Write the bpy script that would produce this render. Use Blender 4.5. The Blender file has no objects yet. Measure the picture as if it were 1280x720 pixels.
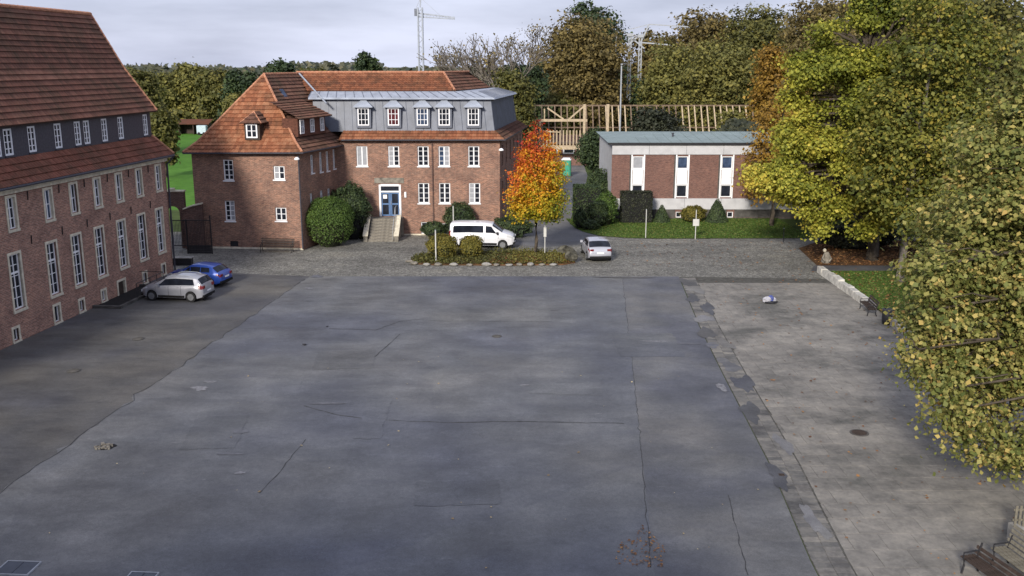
import bpy, math, random
import numpy as np
from mathutils import Vector, Matrix
random.seed(7)
RNG = np.random.default_rng(11)
S = bpy.context.scene
COL = S.collection
R = math.radians

# ------------------------------------------------------------------ camera
CAM_H = 13.8
FPX = 1200.0
PITCH = math.atan(280 / FPX)
cam_d = bpy.data.cameras.new('camera')
cam = bpy.data.objects.new('camera', cam_d)
COL.objects.link(cam)
cam_d.sensor_width = 36
cam_d.lens = 36 * FPX / 1280
cam_d.clip_start = 0.5
cam_d.clip_end = 6000
cam.location = (0, 0, CAM_H)
cam.rotation_euler = (math.pi / 2 - PITCH, 0, 0)
S.camera = cam
# ------------------------------------------------------------------ world
SUN_EL, SUN_AZ = R(25), R(199)
w = bpy.data.worlds.new('World')
S.world = w
w.use_nodes = True
nt = w.node_tree
nt.nodes.clear()
wo = nt.nodes.new('ShaderNodeOutputWorld')
bg = nt.nodes.new('ShaderNodeBackground')
bg.inputs['Strength'].default_value = 0.086
sky = nt.nodes.new('ShaderNodeTexSky')
sky.sky_type = 'NISHITA'
sky.sun_disc = False
sky.sun_elevation = SUN_EL
sky.sun_rotation = SUN_AZ
tc = nt.nodes.new('ShaderNodeTexCoord')
mp = nt.nodes.new('ShaderNodeMapping')
mp.inputs['Scale'].default_value = (1.2, 1.2, 6.5)
mp.inputs['Location'].default_value = (3.1, 0.4, 0.2)
n1 = nt.nodes.new('ShaderNodeTexNoise')
n1.inputs['Scale'].default_value = 3.2
n1.inputs['Detail'].default_value = 6
n1.inputs['Roughness'].default_value = 0.52
cr = nt.nodes.new('ShaderNodeValToRGB')
cr.color_ramp.elements[0].position = 0.32
cr.color_ramp.elements[0].color = (3.35, 3.6, 4.7, 1)
cr.color_ramp.elements[1].position = 0.66
cr.color_ramp.elements[1].color = (5.3, 5.6, 7.0, 1)
mx = nt.nodes.new('ShaderNodeMixRGB')
mx.inputs[0].default_value = 0.93
L_ = nt.links.new
L_(tc.outputs['Generated'], mp.inputs[0])
L_(mp.outputs[0], n1.inputs['Vector'])
L_(n1.outputs[0], cr.inputs[0])
L_(sky.outputs[0], mx.inputs[1])
L_(cr.outputs[0], mx.inputs[2])
L_(mx.outputs[0], bg.inputs[0])
L_(bg.outputs[0], wo.inputs[0])
# ------------------------------------------------------------------ sun
sd = bpy.data.lights.new('sun', 'SUN')
sd.energy = 2.8
sd.angle = R(9)
sd.color = (1.0, 0.93, 0.82)
sun = bpy.data.objects.new('sun', sd)
COL.objects.link(sun)
sv = Vector((math.sin(SUN_AZ) * math.cos(SUN_EL), math.cos(SUN_AZ) * math.cos(SUN_EL), math.sin(SUN_EL)))
sun.rotation_euler = sv.to_track_quat('Z', 'Y').to_euler()
S.view_settings.view_transform = 'Standard'
S.view_settings.look = 'None'
S.view_settings.exposure = 0.8
S.view_settings.gamma = 1
S.render.engine = 'CYCLES'
S.render.resolution_x, S.render.resolution_y = 1024, 576


# ------------------------------------------------------------------ place helpers (surveyed from the photo)
def ray(px, py):
    v = py - 360
    return Vector((px - 640, FPX * math.cos(PITCH) - v * math.sin(PITCH), -FPX * math.sin(PITCH) - v * math.cos(PITCH)))


def G(px, py, z=0.0):
    r = ray(px, py)
    t = (z - CAM_H) / r.z
    return Vector((r.x * t, r.y * t, z))


def AY(px, py, Y):
    r = ray(px, py)
    t = Y / r.y
    return Vector((r.x * t, Y, CAM_H + r.z * t))


# ------------------------------------------------------------------ mesh builder
class MB:
    def __init__(s):
        s.v = []
        s.f = []

    def quad(s, *p):
        b = len(s.v)
        s.v += [tuple(q) for q in p]
        s.f.append(tuple(range(b, b + len(p))))
        return s

    def box(s, x0, x1, y0, y1, z0, z1, M=None):
        c = [(x0, y0, z0), (x1, y0, z0), (x1, y1, z0), (x0, y1, z0), (x0, y0, z1), (x1, y0, z1), (x1, y1, z1), (x0, y1, z1)]
        if M is not None:
            c = [tuple(M @ Vector(q)) for q in c]
        b = len(s.v)
        s.v += c
        s.f += [tuple(b + i for i in q) for q in ((0, 3, 2, 1), (4, 5, 6, 7), (0, 1, 5, 4), (1, 2, 6, 5), (2, 3, 7, 6), (3, 0, 4, 7))]
        return s

    def beam(s, a, b_, wd, ht=None):
        ht = ht or wd
        a = Vector(a); b_ = Vector(b_)
        d = b_ - a
        q = d.to_track_quat('X', 'Z').to_matrix().to_4x4()
        return s.box(0, d.length, -wd / 2, wd / 2, -ht / 2, ht / 2, Matrix.Translation(a) @ q)

    def tube(s, pts, rads, n=8, cap=True):
        rings = []
        for i, p in enumerate(pts):
            p = Vector(p)
            if i == 0: d = Vector(pts[1]) - p
            elif i == len(pts) - 1: d = p - Vector(pts[i - 1])
            else: d = Vector(pts[i + 1]) - Vector(pts[i - 1])
            q = d.to_track_quat('Z', 'Y')
            b = len(s.v)
            r = rads[i] if hasattr(rads, '__len__') else rads
            for k in range(n):
                a = 2 * math.pi * k / n
                s.v.append(tuple(p + q @ Vector((math.cos(a) * r, math.sin(a) * r, 0))))
            rings.append(b)
        for i in range(len(rings) - 1):
            a, b = rings[i], rings[i + 1]
            for k in range(n):
                k2 = (k + 1) % n
                s.f.append((a + k, a + k2, b + k2, b + k))
        if cap:
            s.f.append(tuple(rings[0] + k for k in reversed(range(n))))
            s.f.append(tuple(rings[-1] + k for k in range(n)))
        return s

    def lathe(s, prof, c=(0, 0, 0), n=16):
        c = Vector(c)
        b = len(s.v)
        for r, z in prof:
            for k in range(n):
                a = 2 * math.pi * k / n
                s.v.append((c.x + math.cos(a) * r, c.y + math.sin(a) * r, c.z + z))
        for i in range(len(prof) - 1):
            for k in range(n):
                k2 = (k + 1) % n
                s.f.append((b + i * n + k, b + i * n + k2, b + (i + 1) * n + k2, b + (i + 1) * n + k))
        s.f.append(tuple(b + k for k in reversed(range(n))))
        s.f.append(tuple(b + (len(prof) - 1) * n + k for k in range(n)))
        return s

    def prism(s, poly, z0, z1):
        b = len(s.v)
        n = len(poly)
        s.v += [(p[0], p[1], z0) for p in poly] + [(p[0], p[1], z1) for p in poly]
        s.f.append(tuple(b + i for i in reversed(range(n))))
        s.f.append(tuple(b + n + i for i in range(n)))
        for i in range(n):
            j = (i + 1) % n
            s.f.append((b + i, b + j, b + n + j, b + n + i))
        return s

    def mesh(s, name, m=None, smooth=False):
        me = bpy.data.meshes.new(name)
        me.from_pydata(s.v, [], s.f)
        if m: me.materials.append(m)
        if smooth: me.polygons.foreach_set('use_smooth', [True] * len(me.polygons))
        me.update()
        return me


I4 = Matrix.Identity(4)
WM = {}


def put(name, me, parent=None, M=None):
    """link a mesh as one object; M is its world matrix (for children without M: same frame as the parent)"""
    o = bpy.data.objects.new(name, me)
    COL.objects.link(o)
    if parent is not None:
        o.parent = parent
        pm = WM[parent.name]
        wm = pm.copy() if M is None else M
        o.matrix_basis = pm.inverted() @ wm
    else:
        wm = M if M is not None else I4.copy()
        o.matrix_basis = wm
    WM[o.name] = wm
    return o


def thing(name, label, cat, loc=(0, 0, 0), rz=0, group=None):
    o = bpy.data.objects.new(name, None)
    COL.objects.link(o)
    M = Matrix.Translation(Vector(loc)) @ Matrix.Rotation(rz, 4, 'Z')
    o.matrix_basis = M
    o.empty_display_size = 0.3
    WM[o.name] = M
    tag(o, label, cat, group)
    return o


def tag(o, label, cat, group=None):
    o['label'] = label
    o['category'] = cat
    if group: o['group'] = group
    return o


def struct(name, me, M=None):
    o = put(name, me, None, M)
    o['kind'] = 'structure'
    return o


def stuff(o):
    o['kind'] = 'stuff'
    return o


def copy_thing(root, loc, rz, label, sc=1.0, group=None):
    r = root.copy()
    COL.objects.link(r)
    M = Matrix.Translation(Vector(loc)) @ Matrix.Rotation(rz, 4, 'Z') @ (Matrix.Diagonal((*sc, 1)) if hasattr(sc, '__len__') else Matrix.Scale(sc, 4))
    r.matrix_basis = M
    WM[r.name] = M
    r['label'] = label
    if group: r['group'] = group
    for ch in root.children:
        c = ch.copy(); COL.objects.link(c); c.parent = r
        for g in ch.children:
            d = g.copy(); COL.objects.link(d); d.parent = c
    return r


def frame(A, B):
    """frame at A, x towards B, outward = local -y"""
    A = Vector(A); B = Vector(B)
    return Matrix.Translation(A) @ Matrix.Rotation(math.atan2(B.y - A.y, B.x - A.x), 4, 'Z')


T = Matrix.Translation


# ------------------------------------------------------------------ materials
class NT:
    def __init__(s, name):
        s.m = bpy.data.materials.new(name)
        s.m.use_nodes = True
        s.n = s.m.node_tree.nodes
        s.l = s.m.node_tree.links
        s.b = s.n['Principled BSDF']

    def node(s, t, **kw):
        nd = s.n.new(t)
        for k, v in kw.items():
            if k in nd.inputs.keys(): nd.inputs[k].default_value = v
            else: setattr(nd, k, v)
        return nd

    def link(s, a, b): s.l.new(a, b)

    def coord(s, which='Object', scale=(1, 1, 1), rot=(0, 0, 0)):
        c = s.node('ShaderNodeTexCoord'); m = s.node('ShaderNodeMapping')
        m.inputs['Scale'].default_value = scale
        m.inputs['Rotation'].default_value = rot
        s.link(c.outputs[which], m.inputs[0])
        return m.outputs[0]

    def noise(s, vec, scale, detail=5, rough=0.6):
        n = s.node('ShaderNodeTexNoise')
        n.inputs['Scale'].default_value = scale
        n.inputs['Detail'].default_value = detail
        n.inputs['Roughness'].default_value = rough
        s.link(vec, n.inputs['Vector'])
        return n.outputs[0]

    def ramp(s, fac, stops):
        r = s.node('ShaderNodeValToRGB')
        e = r.color_ramp.elements
        while len(e) < len(stops): e.new(0.5)
        for i, (p, c) in enumerate(stops):
            e[i].position = p
            e[i].color = (*c, 1) if len(c) == 3 else c
        s.link(fac, r.inputs[0])
        return r.outputs[0]

    def mix(s, fac, a, b, mode='MIX'):
        m = s.node('ShaderNodeMixRGB', blend_type=mode)
        for i, x in ((0, fac), (1, a), (2, b)):
            if hasattr(x, 'is_linked') or hasattr(x, 'links'): s.link(x, m.inputs[i])
            elif i == 0: m.inputs[0].default_value = x
            else: m.inputs[i].default_value = (*x, 1)
        return m.outputs[0]

    def bump(s, h, strength=0.4, dist=0.02):
        b = s.node('ShaderNodeBump')
        b.inputs['Strength'].default_value = strength
        b.inputs['Distance'].default_value = dist
        s.link(h, b.inputs['Height'])
        s.link(b.outputs[0], s.b.inputs['Normal'])

    def out(s, col, rough=0.8, spec=0.3, metal=0.0):
        if hasattr(col, 'links'): s.link(col, s.b.inputs['Base Color'])
        else: s.b.inputs['Base Color'].default_value = (*col, 1)
        if hasattr(rough, 'links'): s.link(rough, s.b.inputs['Roughness'])
        else: s.b.inputs['Roughness'].default_value = rough
        s.b.inputs['Specular IOR Level'].default_value = spec
        s.b.inputs['Metallic'].default_value = metal
        return s.m


def m_plain(name, c, rough=0.7, var=0.15, scale=6, spec=0.3, metal=0.0, bump=0.0):
    t = NT(name)
    n = t.noise(t.coord(), scale)
    a = tuple(x * (1 - var * 1.6) for x in c)
    b = tuple(min(1, x * (1 + var)) for x in c)
    col = t.ramp(n, [(0.3, a), (0.7, b)])
    if bump: t.bump(n, bump, 0.02)
    return t.out(col, rough, spec, metal)


def m_brick(name, cols, mortar, scale=1.0, mott=0.5):
    t = NT(name)
    v = t.coord('Object', rot=(R(90), 0, 0))
    # object frame: x along the wall, z up  ->  rotate so brick rows follow z
    sep = t.node('ShaderNodeSeparateXYZ'); cmb = t.node('ShaderNodeCombineXYZ')
    c0 = t.node('ShaderNodeTexCoord')
    t.link(c0.outputs['Object'], sep.inputs[0])
    add = t.node('ShaderNodeMath', operation='ADD')
    t.link(sep.outputs[0], add.inputs[0]); t.link(sep.outputs[1], add.inputs[1])
    t.link(add.outputs[0], cmb.inputs[0]); t.link(sep.outputs[2], cmb.inputs[1])
    b = t.node('ShaderNodeTexBrick')
    t.link(cmb.outputs[0], b.inputs['Vector'])
    b.inputs['Scale'].default_value = 1.0
    b.inputs['Brick Width'].default_value = 0.26 * scale
    b.inputs['Row Height'].default_value = 0.085 * scale
    b.inputs['Mortar Size'].default_value = 0.009 * scale
    b.inputs['Mortar Smooth'].default_value = 0.2
    b.inputs['Bias'].default_value = 0.0
    b.inputs['Color1'].default_value = (*cols[0], 1)
    b.inputs['Color2'].default_value = (*cols[1], 1)
    b.inputs['Mortar'].default_value = (*mortar, 1)
    wv = c0.outputs['Object']
    n1 = t.noise(cmb.outputs[0], 0.7, 6, 0.65)
    n2 = t.node('ShaderNodeMapping'); n2.inputs['Scale'].default_value = (2.2, 7, 1)
    t.link(cmb.outputs[0], n2.inputs[0])
    n2o = t.noise(n2.outputs[0], 1.6, 5, 0.7)
    m1 = t.ramp(n1, [(0.33, (0.68, 0.66, 0.68)), (0.5, (1, 1, 1)), (0.7, (1.28, 1.22, 1.15))])
    m2 = t.ramp(n2o, [(0.36, (0.6, 0.58, 0.6)), (0.52, (1, 1, 1)), (0.68, (1.45, 1.4, 1.35))])
    c = t.mix(mott * 1.6 if mott < .6 else 1.0, b.outputs['Color'], m1, 'MULTIPLY')
    c = t.mix(0.75, c, m2, 'MULTIPLY')
    n3 = t.noise(n2.outputs[0], 3.2, 4, 0.75)
    sp3 = t.ramp(n3, [(0.60, (0, 0, 0)), (0.70, (0.55, 0.55, 0.55))])
    c = t.mix(sp3, c, (0.36, 0.29, 0.235))
    t.bump(b.outputs['Fac'], -0.35, 0.01)
    return t.out(c, 0.88, 0.2)


def m_tile(name, dark, mid, light, moss=(0.05, 0.045, 0.03)):
    t = NT(name)
    a = t.node('ShaderNodeAttribute'); a.attribute_name = 'tint'
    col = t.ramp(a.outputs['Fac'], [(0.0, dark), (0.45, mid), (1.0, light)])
    n = t.noise(t.coord(), 0.55, 6, 0.7)
    f = t.ramp(n, [(0.45, (0, 0, 0)), (0.68, (1, 1, 1))])
    fm = t.node('ShaderNodeMath', operation='MULTIPLY'); fm.inputs[1].default_value = 0.6
    t.link(f, fm.inputs[0])
    col = t.mix(fm.outputs[0], col, moss)
    n2 = t.noise(t.coord(), 7, 4, 0.7)
    col = t.mix(0.6, col, t.ramp(n2, [(0.3, (0.6, 0.6, 0.6)), (0.7, (1.3, 1.25, 1.2))]), 'MULTIPLY')
    return t.out(col, 0.85, 0.15)


def m_leaf(name, stops, trans=0.25):
    t = NT(name)
    a = t.node('ShaderNodeAttribute'); a.attribute_name = 'tint'
    col = t.ramp(a.outputs['Fac'], stops)
    t.out(col, 0.6, 0.25)
    tr = t.node('ShaderNodeBsdfTranslucent')
    t.link(col, tr.inputs[0])
    mixs = t.node('ShaderNodeMixShader'); mixs.inputs[0].default_value = trans
    t.link(t.b.outputs[0], mixs.inputs[1]); t.link(tr.outputs[0], mixs.inputs[2])
    o = t.n['Material Output']
    t.link(mixs.outputs[0], o.inputs[0])
    return t.m


def m_asphalt(name, c_dark, c_mid, c_light, rough0=0.5, rough1=0.85, big=0.09, stains=True):
    t = NT(name)
    wv = t.coord('Object')
    st = t.coord('Object', scale=(0.45, 1.3, 1), rot=(0, 0, R(8)))
    n_big = t.noise(wv, big, 3, 0.5)
    n_pat = t.noise(wv, 0.33, 7, 0.62)
    n_str = t.noise(st, 0.9, 6, 0.66)
    n_f = t.noise(wv, 26, 4, 0.75)
    n_g = t.noise(wv, 5, 4, 0.7)
    col = t.ramp(n_pat, [(0.32, c_dark), (0.5, c_mid), (0.7, c_light)])
    col = t.mix(0.8, col, t.ramp(n_big, [(0.38, (0.74, 0.78, 0.93)), (0.5, (0.97, 0.99, 1.02)), (0.62, (1.2, 1.17, 1.1))]), 'MULTIPLY')
    col = t.mix(0.7, col, t.ramp(n_str, [(0.34, (0.72, 0.72, 0.75)), (0.5, (1, 1, 1)), (0.72, (1.32, 1.32, 1.36))]), 'MULTIPLY')
    v = t.node('ShaderNodeTexVoronoi'); v.inputs['Scale'].default_value = 0.11
    wob = t.node('ShaderNodeVectorMath', operation='ADD')
    nv = t.node('ShaderNodeTexNoise'); nv.inputs['Scale'].default_value = 0.5
    t.link(wv, nv.inputs['Vector']); t.link(wv, wob.inputs[0]); t.link(nv.outputs['Color'], wob.inputs[1]); t.link(wob.outputs[0], v.inputs['Vector'])
    sp_ = t.node('ShaderNodeSeparateColor'); t.link(v.outputs['Color'], sp_.inputs[0])
    col = t.mix(0.6, col, t.ramp(sp_.outputs[0], [(0, (0.86, 0.86, 0.9)), (1, (1.14, 1.13, 1.1))]), 'MULTIPLY')
    n_s = t.noise(st, 2.1, 7, 0.75)
    sp = t.ramp(n_s, [(0.64, (0, 0, 0)), (0.74, (0.6, 0.6, 0.6))])
    col = t.mix(sp, col, tuple(x * 1.6 for x in c_light))
    col = t.mix(0.7, col, t.ramp(n_f, [(0.3, (0.62, 0.62, 0.62)), (0.7, (1.35, 1.35, 1.35))]), 'MULTIPLY')
    col = t.mix(0.5, col, t.ramp(n_g, [(0.3, (0.75, 0.75, 0.75)), (0.7, (1.25, 1.25, 1.25))]), 'MULTIPLY')
    n_k = t.noise(wv, 9, 5, 0.8)
    fk = t.ramp(n_k, [(0.66, (0, 0, 0)), (0.72, (0.45, 0.45, 0.45))])
    col = t.mix(fk, col, tuple(x * 1.8 for x in c_light))
    n_d = t.noise(t.coord('Object', scale=(1, .5, 1), rot=(0, 0, R(20))), 1.1, 8, 0.78)
    fd = t.ramp(n_d, [(0.30, (0.55, 0.55, 0.55)), (0.37, (0, 0, 0))])
    col = t.mix(fd, col, tuple(x * .7 for x in c_dark))
    rg = t.ramp(n_str, [(0.35, (rough0,) * 3), (0.65, (rough1,) * 3)])
    t.bump(n_f, 0.3, 0.01)
    return t.out(col, rg, 0.4)


def m_cobble(name, c0, c1, joint, sc=5.5):
    t = NT(name)
    wv = t.coord('Object')
    n = t.noise(wv, 0.9, 4)
    v = t.node('ShaderNodeTexVoronoi'); v.inputs['Scale'].default_value = sc
    t.link(wv, v.inputs['Vector'])
    d = t.node('ShaderNodeTexVoronoi', feature='DISTANCE_TO_EDGE'); d.inputs['Scale'].default_value = sc
    t.link(wv, d.inputs['Vector'])
    sp = t.node('ShaderNodeSeparateColor'); t.link(v.outputs['Color'], sp.inputs[0])
    col = t.ramp(sp.outputs[0], [(0, c0), (1, c1)])
    jf = t.ramp(d.outputs['Distance'], [(0.02, (1, 1, 1)), (0.09, (0, 0, 0))])
    col = t.mix(jf, col, joint)
    n2 = t.noise(t.coord('Object', scale=(.5, 1, 1)), 0.35, 6, 0.7)
    col = t.mix(0.85, col, t.ramp(n2, [(0.34, (0.55, 0.55, 0.56)), (0.55, (1, 1, 1)), (0.72, (1.35, 1.3, 1.2))]), 'MULTIPLY')
    t.bump(d.outputs['Distance'], 0.6, 0.04)
    return t.out(col, 0.8, 0.3)


def m_grass(name, a, b, c=None, sc=1.2):
    t = NT(name)
    n = t.noise(t.coord(), sc, 8, 0.7)
    n2 = t.noise(t.coord(), 0.12, 4, 0.6)
    st = [(0.3, a), (0.62, b)]
    if c: st.append((0.75, c))
    col = t.ramp(n, st)
    col = t.mix(0.7, col, t.ramp(n2, [(0.35, (0.75, 0.8, 0.7)), (0.65, (1.2, 1.15, 1.1))]), 'MULTIPLY')
    t.bump(n, 0.6, 0.05)
    return t.out(col, 0.9, 0.1)


def m_glass(name, c=(0.012, 0.014, 0.02), rough=0.08):
    t = NT(name)
    n = t.noise(t.coord(), 1.3, 2)
    col = t.ramp(n, [(0.4, c), (0.65, tuple(x * 2.2 for x in c))])
    return t.out(col, rough, 0.15)


MAT = dict(
    brick_red=m_brick('brick_red', [(0.29, 0.145, 0.10), (0.155, 0.08, 0.062)], (0.30, 0.255, 0.21)),
    brick_left=m_brick('brick_left', [(0.35, 0.185, 0.135), (0.22, 0.115, 0.09)], (0.35, 0.295, 0.25)),
    brick_flat=m_brick('brick_flat', [(0.19, 0.095, 0.075), (0.14, 0.072, 0.06)], (0.19, 0.14, 0.125), mott=0.3),
    brick_wall=m_brick('brick_wall', [(0.13, 0.07, 0.055), (0.08, 0.045, 0.04)], (0.15, 0.12, 0.11)),
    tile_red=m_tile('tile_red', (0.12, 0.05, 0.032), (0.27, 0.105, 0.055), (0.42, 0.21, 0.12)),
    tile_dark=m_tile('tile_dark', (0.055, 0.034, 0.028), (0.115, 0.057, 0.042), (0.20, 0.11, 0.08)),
    tile_left=m_tile('tile_left', (0.08, 0.042, 0.035), (0.15, 0.07, 0.052), (0.23, 0.12, 0.09)),
    tile_skirt=m_tile('tile_skirt', (0.11, 0.045, 0.033), (0.19, 0.075, 0.052), (0.28, 0.12, 0.085)),
    ridge=m_plain('ridge_clay', (0.42, 0.20, 0.12), 0.85, 0.3, 5),
    ridge_dark=m_plain('cheek_tiles', (0.11, 0.045, 0.03), 0.9, 0.3, 6),
    stone=m_plain('sandstone', (0.60, 0.55, 0.44), 0.85, 0.2, 4, bump=0.3),
    stone_dark=m_plain('weathered_stone', (0.22, 0.20, 0.17), 0.9, 0.35, 3, bump=0.5),
    concrete=m_plain('concrete', (0.30, 0.29, 0.27), 0.9, 0.25, 2.5, bump=0.3),
    slate=m_plain('slate', (0.055, 0.055, 0.07), 0.55, 0.25, 9),
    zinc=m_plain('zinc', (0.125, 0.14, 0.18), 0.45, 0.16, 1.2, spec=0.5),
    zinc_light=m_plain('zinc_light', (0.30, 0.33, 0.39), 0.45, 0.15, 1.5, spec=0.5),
    roof_metal=m_plain('roof_metal', (0.20, 0.255, 0.245), 0.5, 0.12, 0.6, spec=0.4),
    white=m_plain('white_paint', (0.78, 0.79, 0.82), 0.5, 0.05, 3),
    panel_white=m_plain('facade_panel', (0.48, 0.48, 0.50), 0.6, 0.09, 1.2),
    plinth=m_plain('plinth', (0.09, 0.085, 0.08), 0.9, 0.3, 2),
    black=m_plain('black_iron', (0.022, 0.022, 0.026), 0.5, 0.2, 8),
    dark_wood=m_plain('dark_wood', (0.05, 0.035, 0.028), 0.75, 0.3, 9, bump=0.3),
    grey_wood=m_plain('grey_wood', (0.17, 0.155, 0.12), 0.85, 0.3, 7, bump=0.4),
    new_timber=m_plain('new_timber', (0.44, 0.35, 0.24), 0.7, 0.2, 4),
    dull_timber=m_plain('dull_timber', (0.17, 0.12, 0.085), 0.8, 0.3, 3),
    glass=m_glass('window_glass'),
    glass_blue=m_glass('glass_blue', (0.03, 0.045, 0.08)),
    car_glass=m_glass('car_glass', (0.01, 0.012, 0.018), 0.05),
    curtain=m_plain('curtain', (0.30, 0.31, 0.34), 0.7, 0.1, 3),
    door_blue=m_plain('door_blue', (0.10, 0.18, 0.34), 0.5, 0.12, 4),
    bark=m_plain('bark', (0.075, 0.06, 0.045), 0.9, 0.35, 5, bump=0.8),
    bark_pale=m_plain('bark_pale', (0.16, 0.14, 0.12), 0.9, 0.3, 5, bump=0.8),
    soil=m_grass('soil', (0.05, 0.032, 0.022), (0.13, 0.07, 0.035), (0.2, 0.09, 0.04), 2.5),
    steel=m_plain('galvanised_steel', (0.33, 0.35, 0.38), 0.45, 0.12, 3, spec=0.5),
    alloy=m_plain('alloy_rim', (0.17, 0.175, 0.185), 0.4, 0.12, 3, spec=0.5),
    post_white=m_plain('post_white', (0.52, 0.52, 0.50), 0.6, 0.12, 3),
    rubber=m_plain('rubber', (0.02, 0.02, 0.021), 0.85, 0.1, 8),
    under=m_plain('underbody', (0.012, 0.012, 0.013), 0.9, 0.1, 4),
    lamp_red=m_plain('tail_lamp_red', (0.16, 0.012, 0.014), 0.2, 0.1, 4, spec=0.6),
    lamp_clear=m_plain('headlamp_clear', (0.55, 0.57, 0.6), 0.15, 0.05, 4, spec=0.7),
)


# ------------------------------------------------------------------ leaf clouds
def np_mesh(name, verts, nper, tint, mat, smooth=False):
    me = bpy.data.meshes.new(name)
    nf = len(verts) // nper
    me.vertices.add(len(verts))
    me.vertices.foreach_set('co', verts.astype(np.float32).ravel())
    me.loops.add(nf * nper)
    me.loops.foreach_set('vertex_index', np.arange(nf * nper, dtype=np.int32))
    me.polygons.add(nf)
    me.polygons.foreach_set('loop_start', np.arange(0, nf * nper, nper, dtype=np.int32))
    me.polygons.foreach_set('loop_total', np.full(nf, nper, dtype=np.int32))
    at = me.attributes.new('tint', 'FLOAT', 'FACE')
    at.data.foreach_set('value', tint.astype(np.float32))
    me.materials.append(mat)
    me.update(calc_edges=True)
    return me


def leaves_at(P, N, size, rng):
    """one bent rhombus leaf per point, facing about N"""
    n = len(P)
    N = N + rng.normal(0, 0.55, (n, 3))
    N /= np.linalg.norm(N, axis=1)[:, None] + 1e-9
    A = rng.normal(0, 1, (n, 3))
    A -= (A * N).sum(1)[:, None] * N
    A /= np.linalg.norm(A, axis=1)[:, None] + 1e-9
    B = np.cross(N, A)
    s = (size * (0.45 + 1.0 * rng.random(n) ** 1.3))[:, None]
    V = np.empty((n, 4, 3))
    V[:, 0] = P - A * s * 0.5
    V[:, 1] = P + B * s * 0.40 - A * s * 0.14 + N * s * 0.12
    V[:, 2] = P + A * s * 0.5
    V[:, 3] = P - B * s * 0.40 - A * s * 0.10 + N * s * 0.08
    return V.reshape(-1, 3)


def leaf_cloud(blobs, n, size, seed=0, per=26, csig=0.28, shell=0.55, tintf=None):
    rng = np.random.default_rng(seed)
    vol = np.array([(b[3] * b[4] * b[5]) ** 0.75 for b in blobs]); vol /= vol.sum()
    Ps, Ns, Ts = [], [], []
    for b, v in zip(blobs, vol):
        m = max(3, int(n * v / per))
        D = rng.normal(0, 1, (m, 3)); D /= np.linalg.norm(D, axis=1)[:, None]
        r = shell + (1 - shell) * rng.random(m) ** 0.8
        r *= rng.uniform(0.9, 1.08, m)
        Rb = np.array(b[3:6]); C = np.array(b[:3])
        cc = C + D * Rb * r[:, None]
        ct = rng.random(m)
        cs = csig * rng.uniform(0.6, 1.4, m)
        q = rng.normal(0, 1, (m, per, 3)) * cs[:, None, None] * np.array([1.15, 1.15, 0.75])
        P = (cc[:, None] + q).reshape(-1, 3)
        nn = (D / Rb); nn /= np.linalg.norm(nn, axis=1)[:, None]
        Nn = np.repeat(nn, per, 0) * 0.8 + np.array([0, 0, 0.55])
        t = np.repeat(ct, per) * 0.55 + rng.random(m * per) * 0.45
        Ps.append(P); Ns.append(Nn); Ts.append(t)
    P = np.concatenate(Ps); N = np.concatenate(Ns); Tt = np.concatenate(Ts)
    k = P[:, 2] > 0.05
    P, N, Tt = P[k], N[k], Tt[k]
    if tintf is not None: Tt = tintf(P, Tt, rng)
    return leaves_at(P, N, size, rng), np.clip(Tt, 0, 1)


def limb_path(a, b, rng, wob=0.12, n=4):
    a = Vector(a); b = Vector(b)
    L = (b - a).length
    pts = [a]
    for i in range(1, n):
        f = i / n
        p = a.lerp(b, f) + Vector((rng.uniform(-1, 1), rng.uniform(-1, 1), 0.6 * math.sin(f * math.pi))) * L * wob
        pts.append(p)
    pts.append(b)
    return pts


def make_tree(name, label, cat, loc, blobs, n, size, leaf_mat, bark, trunk_h, trunk_r, seed=0, lean=(0, 0), group=None, tintf=None, csig=0.28, shell=0.55, twigs=3, per=26):
    t = thing(name, label, cat, loc, 0, group)
    rng = random.Random(seed)
    mb = MB()
    top = Vector((lean[0], lean[1], trunk_h))
    cx = sum(b[0] for b in blobs) / len(blobs); cy = sum(b[1] for b in blobs) / len(blobs)
    zt = max(b[2] + b[5] * 0.6 for b in blobs)
    mb.tube([(0, 0, -0.05), (0, 0, 0.3), tuple(top * 0.5 + Vector((0.05, 0, 0))), tuple(top), ((cx + top.x) / 2, (cy + top.y) / 2, (trunk_h + zt) / 2), (cx, cy, zt)],
            [trunk_r * 1.6, trunk_r * 1.1, trunk_r * 0.95, trunk_r * 0.8, trunk_r * 0.45, trunk_r * 0.12], 9)
    for b in blobs:
        c = Vector(b[:3])
        st = top.lerp(Vector((cx, cy, zt)), max(0.0, min(0.7, (c.z - b[5] * 0.5 - trunk_h) / max(0.1, zt - trunk_h))))
        r0 = trunk_r * 0.4
        p = limb_path(st, c, rng)
        mb.tube(p, [r0, r0 * .8, r0 * .6, r0 * .45, r0 * .3], 6)
        for k in range(twigs):
            d = Vector((rng.gauss(0, 1), rng.gauss(0, 1), rng.gauss(0.3, 1))).normalized()
            e = c + Vector((d.x * b[3], d.y * b[4], d.z * b[5])) * 0.92
            mb.tube(limb_path(p[rng.choice((2, 3, 4))], e, rng), [r0 * .4, r0 * .3, r0 * .22, r0 * .15, r0 * .06], 4)
    put('trunk', mb.mesh('trunk', MAT[bark], True), t)
    V, tt = leaf_cloud(blobs, n, size, seed, per, csig, shell, tintf)
    put('crown', np_mesh('crown', V, 4, tt, leaf_mat), t)
    return t


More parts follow.
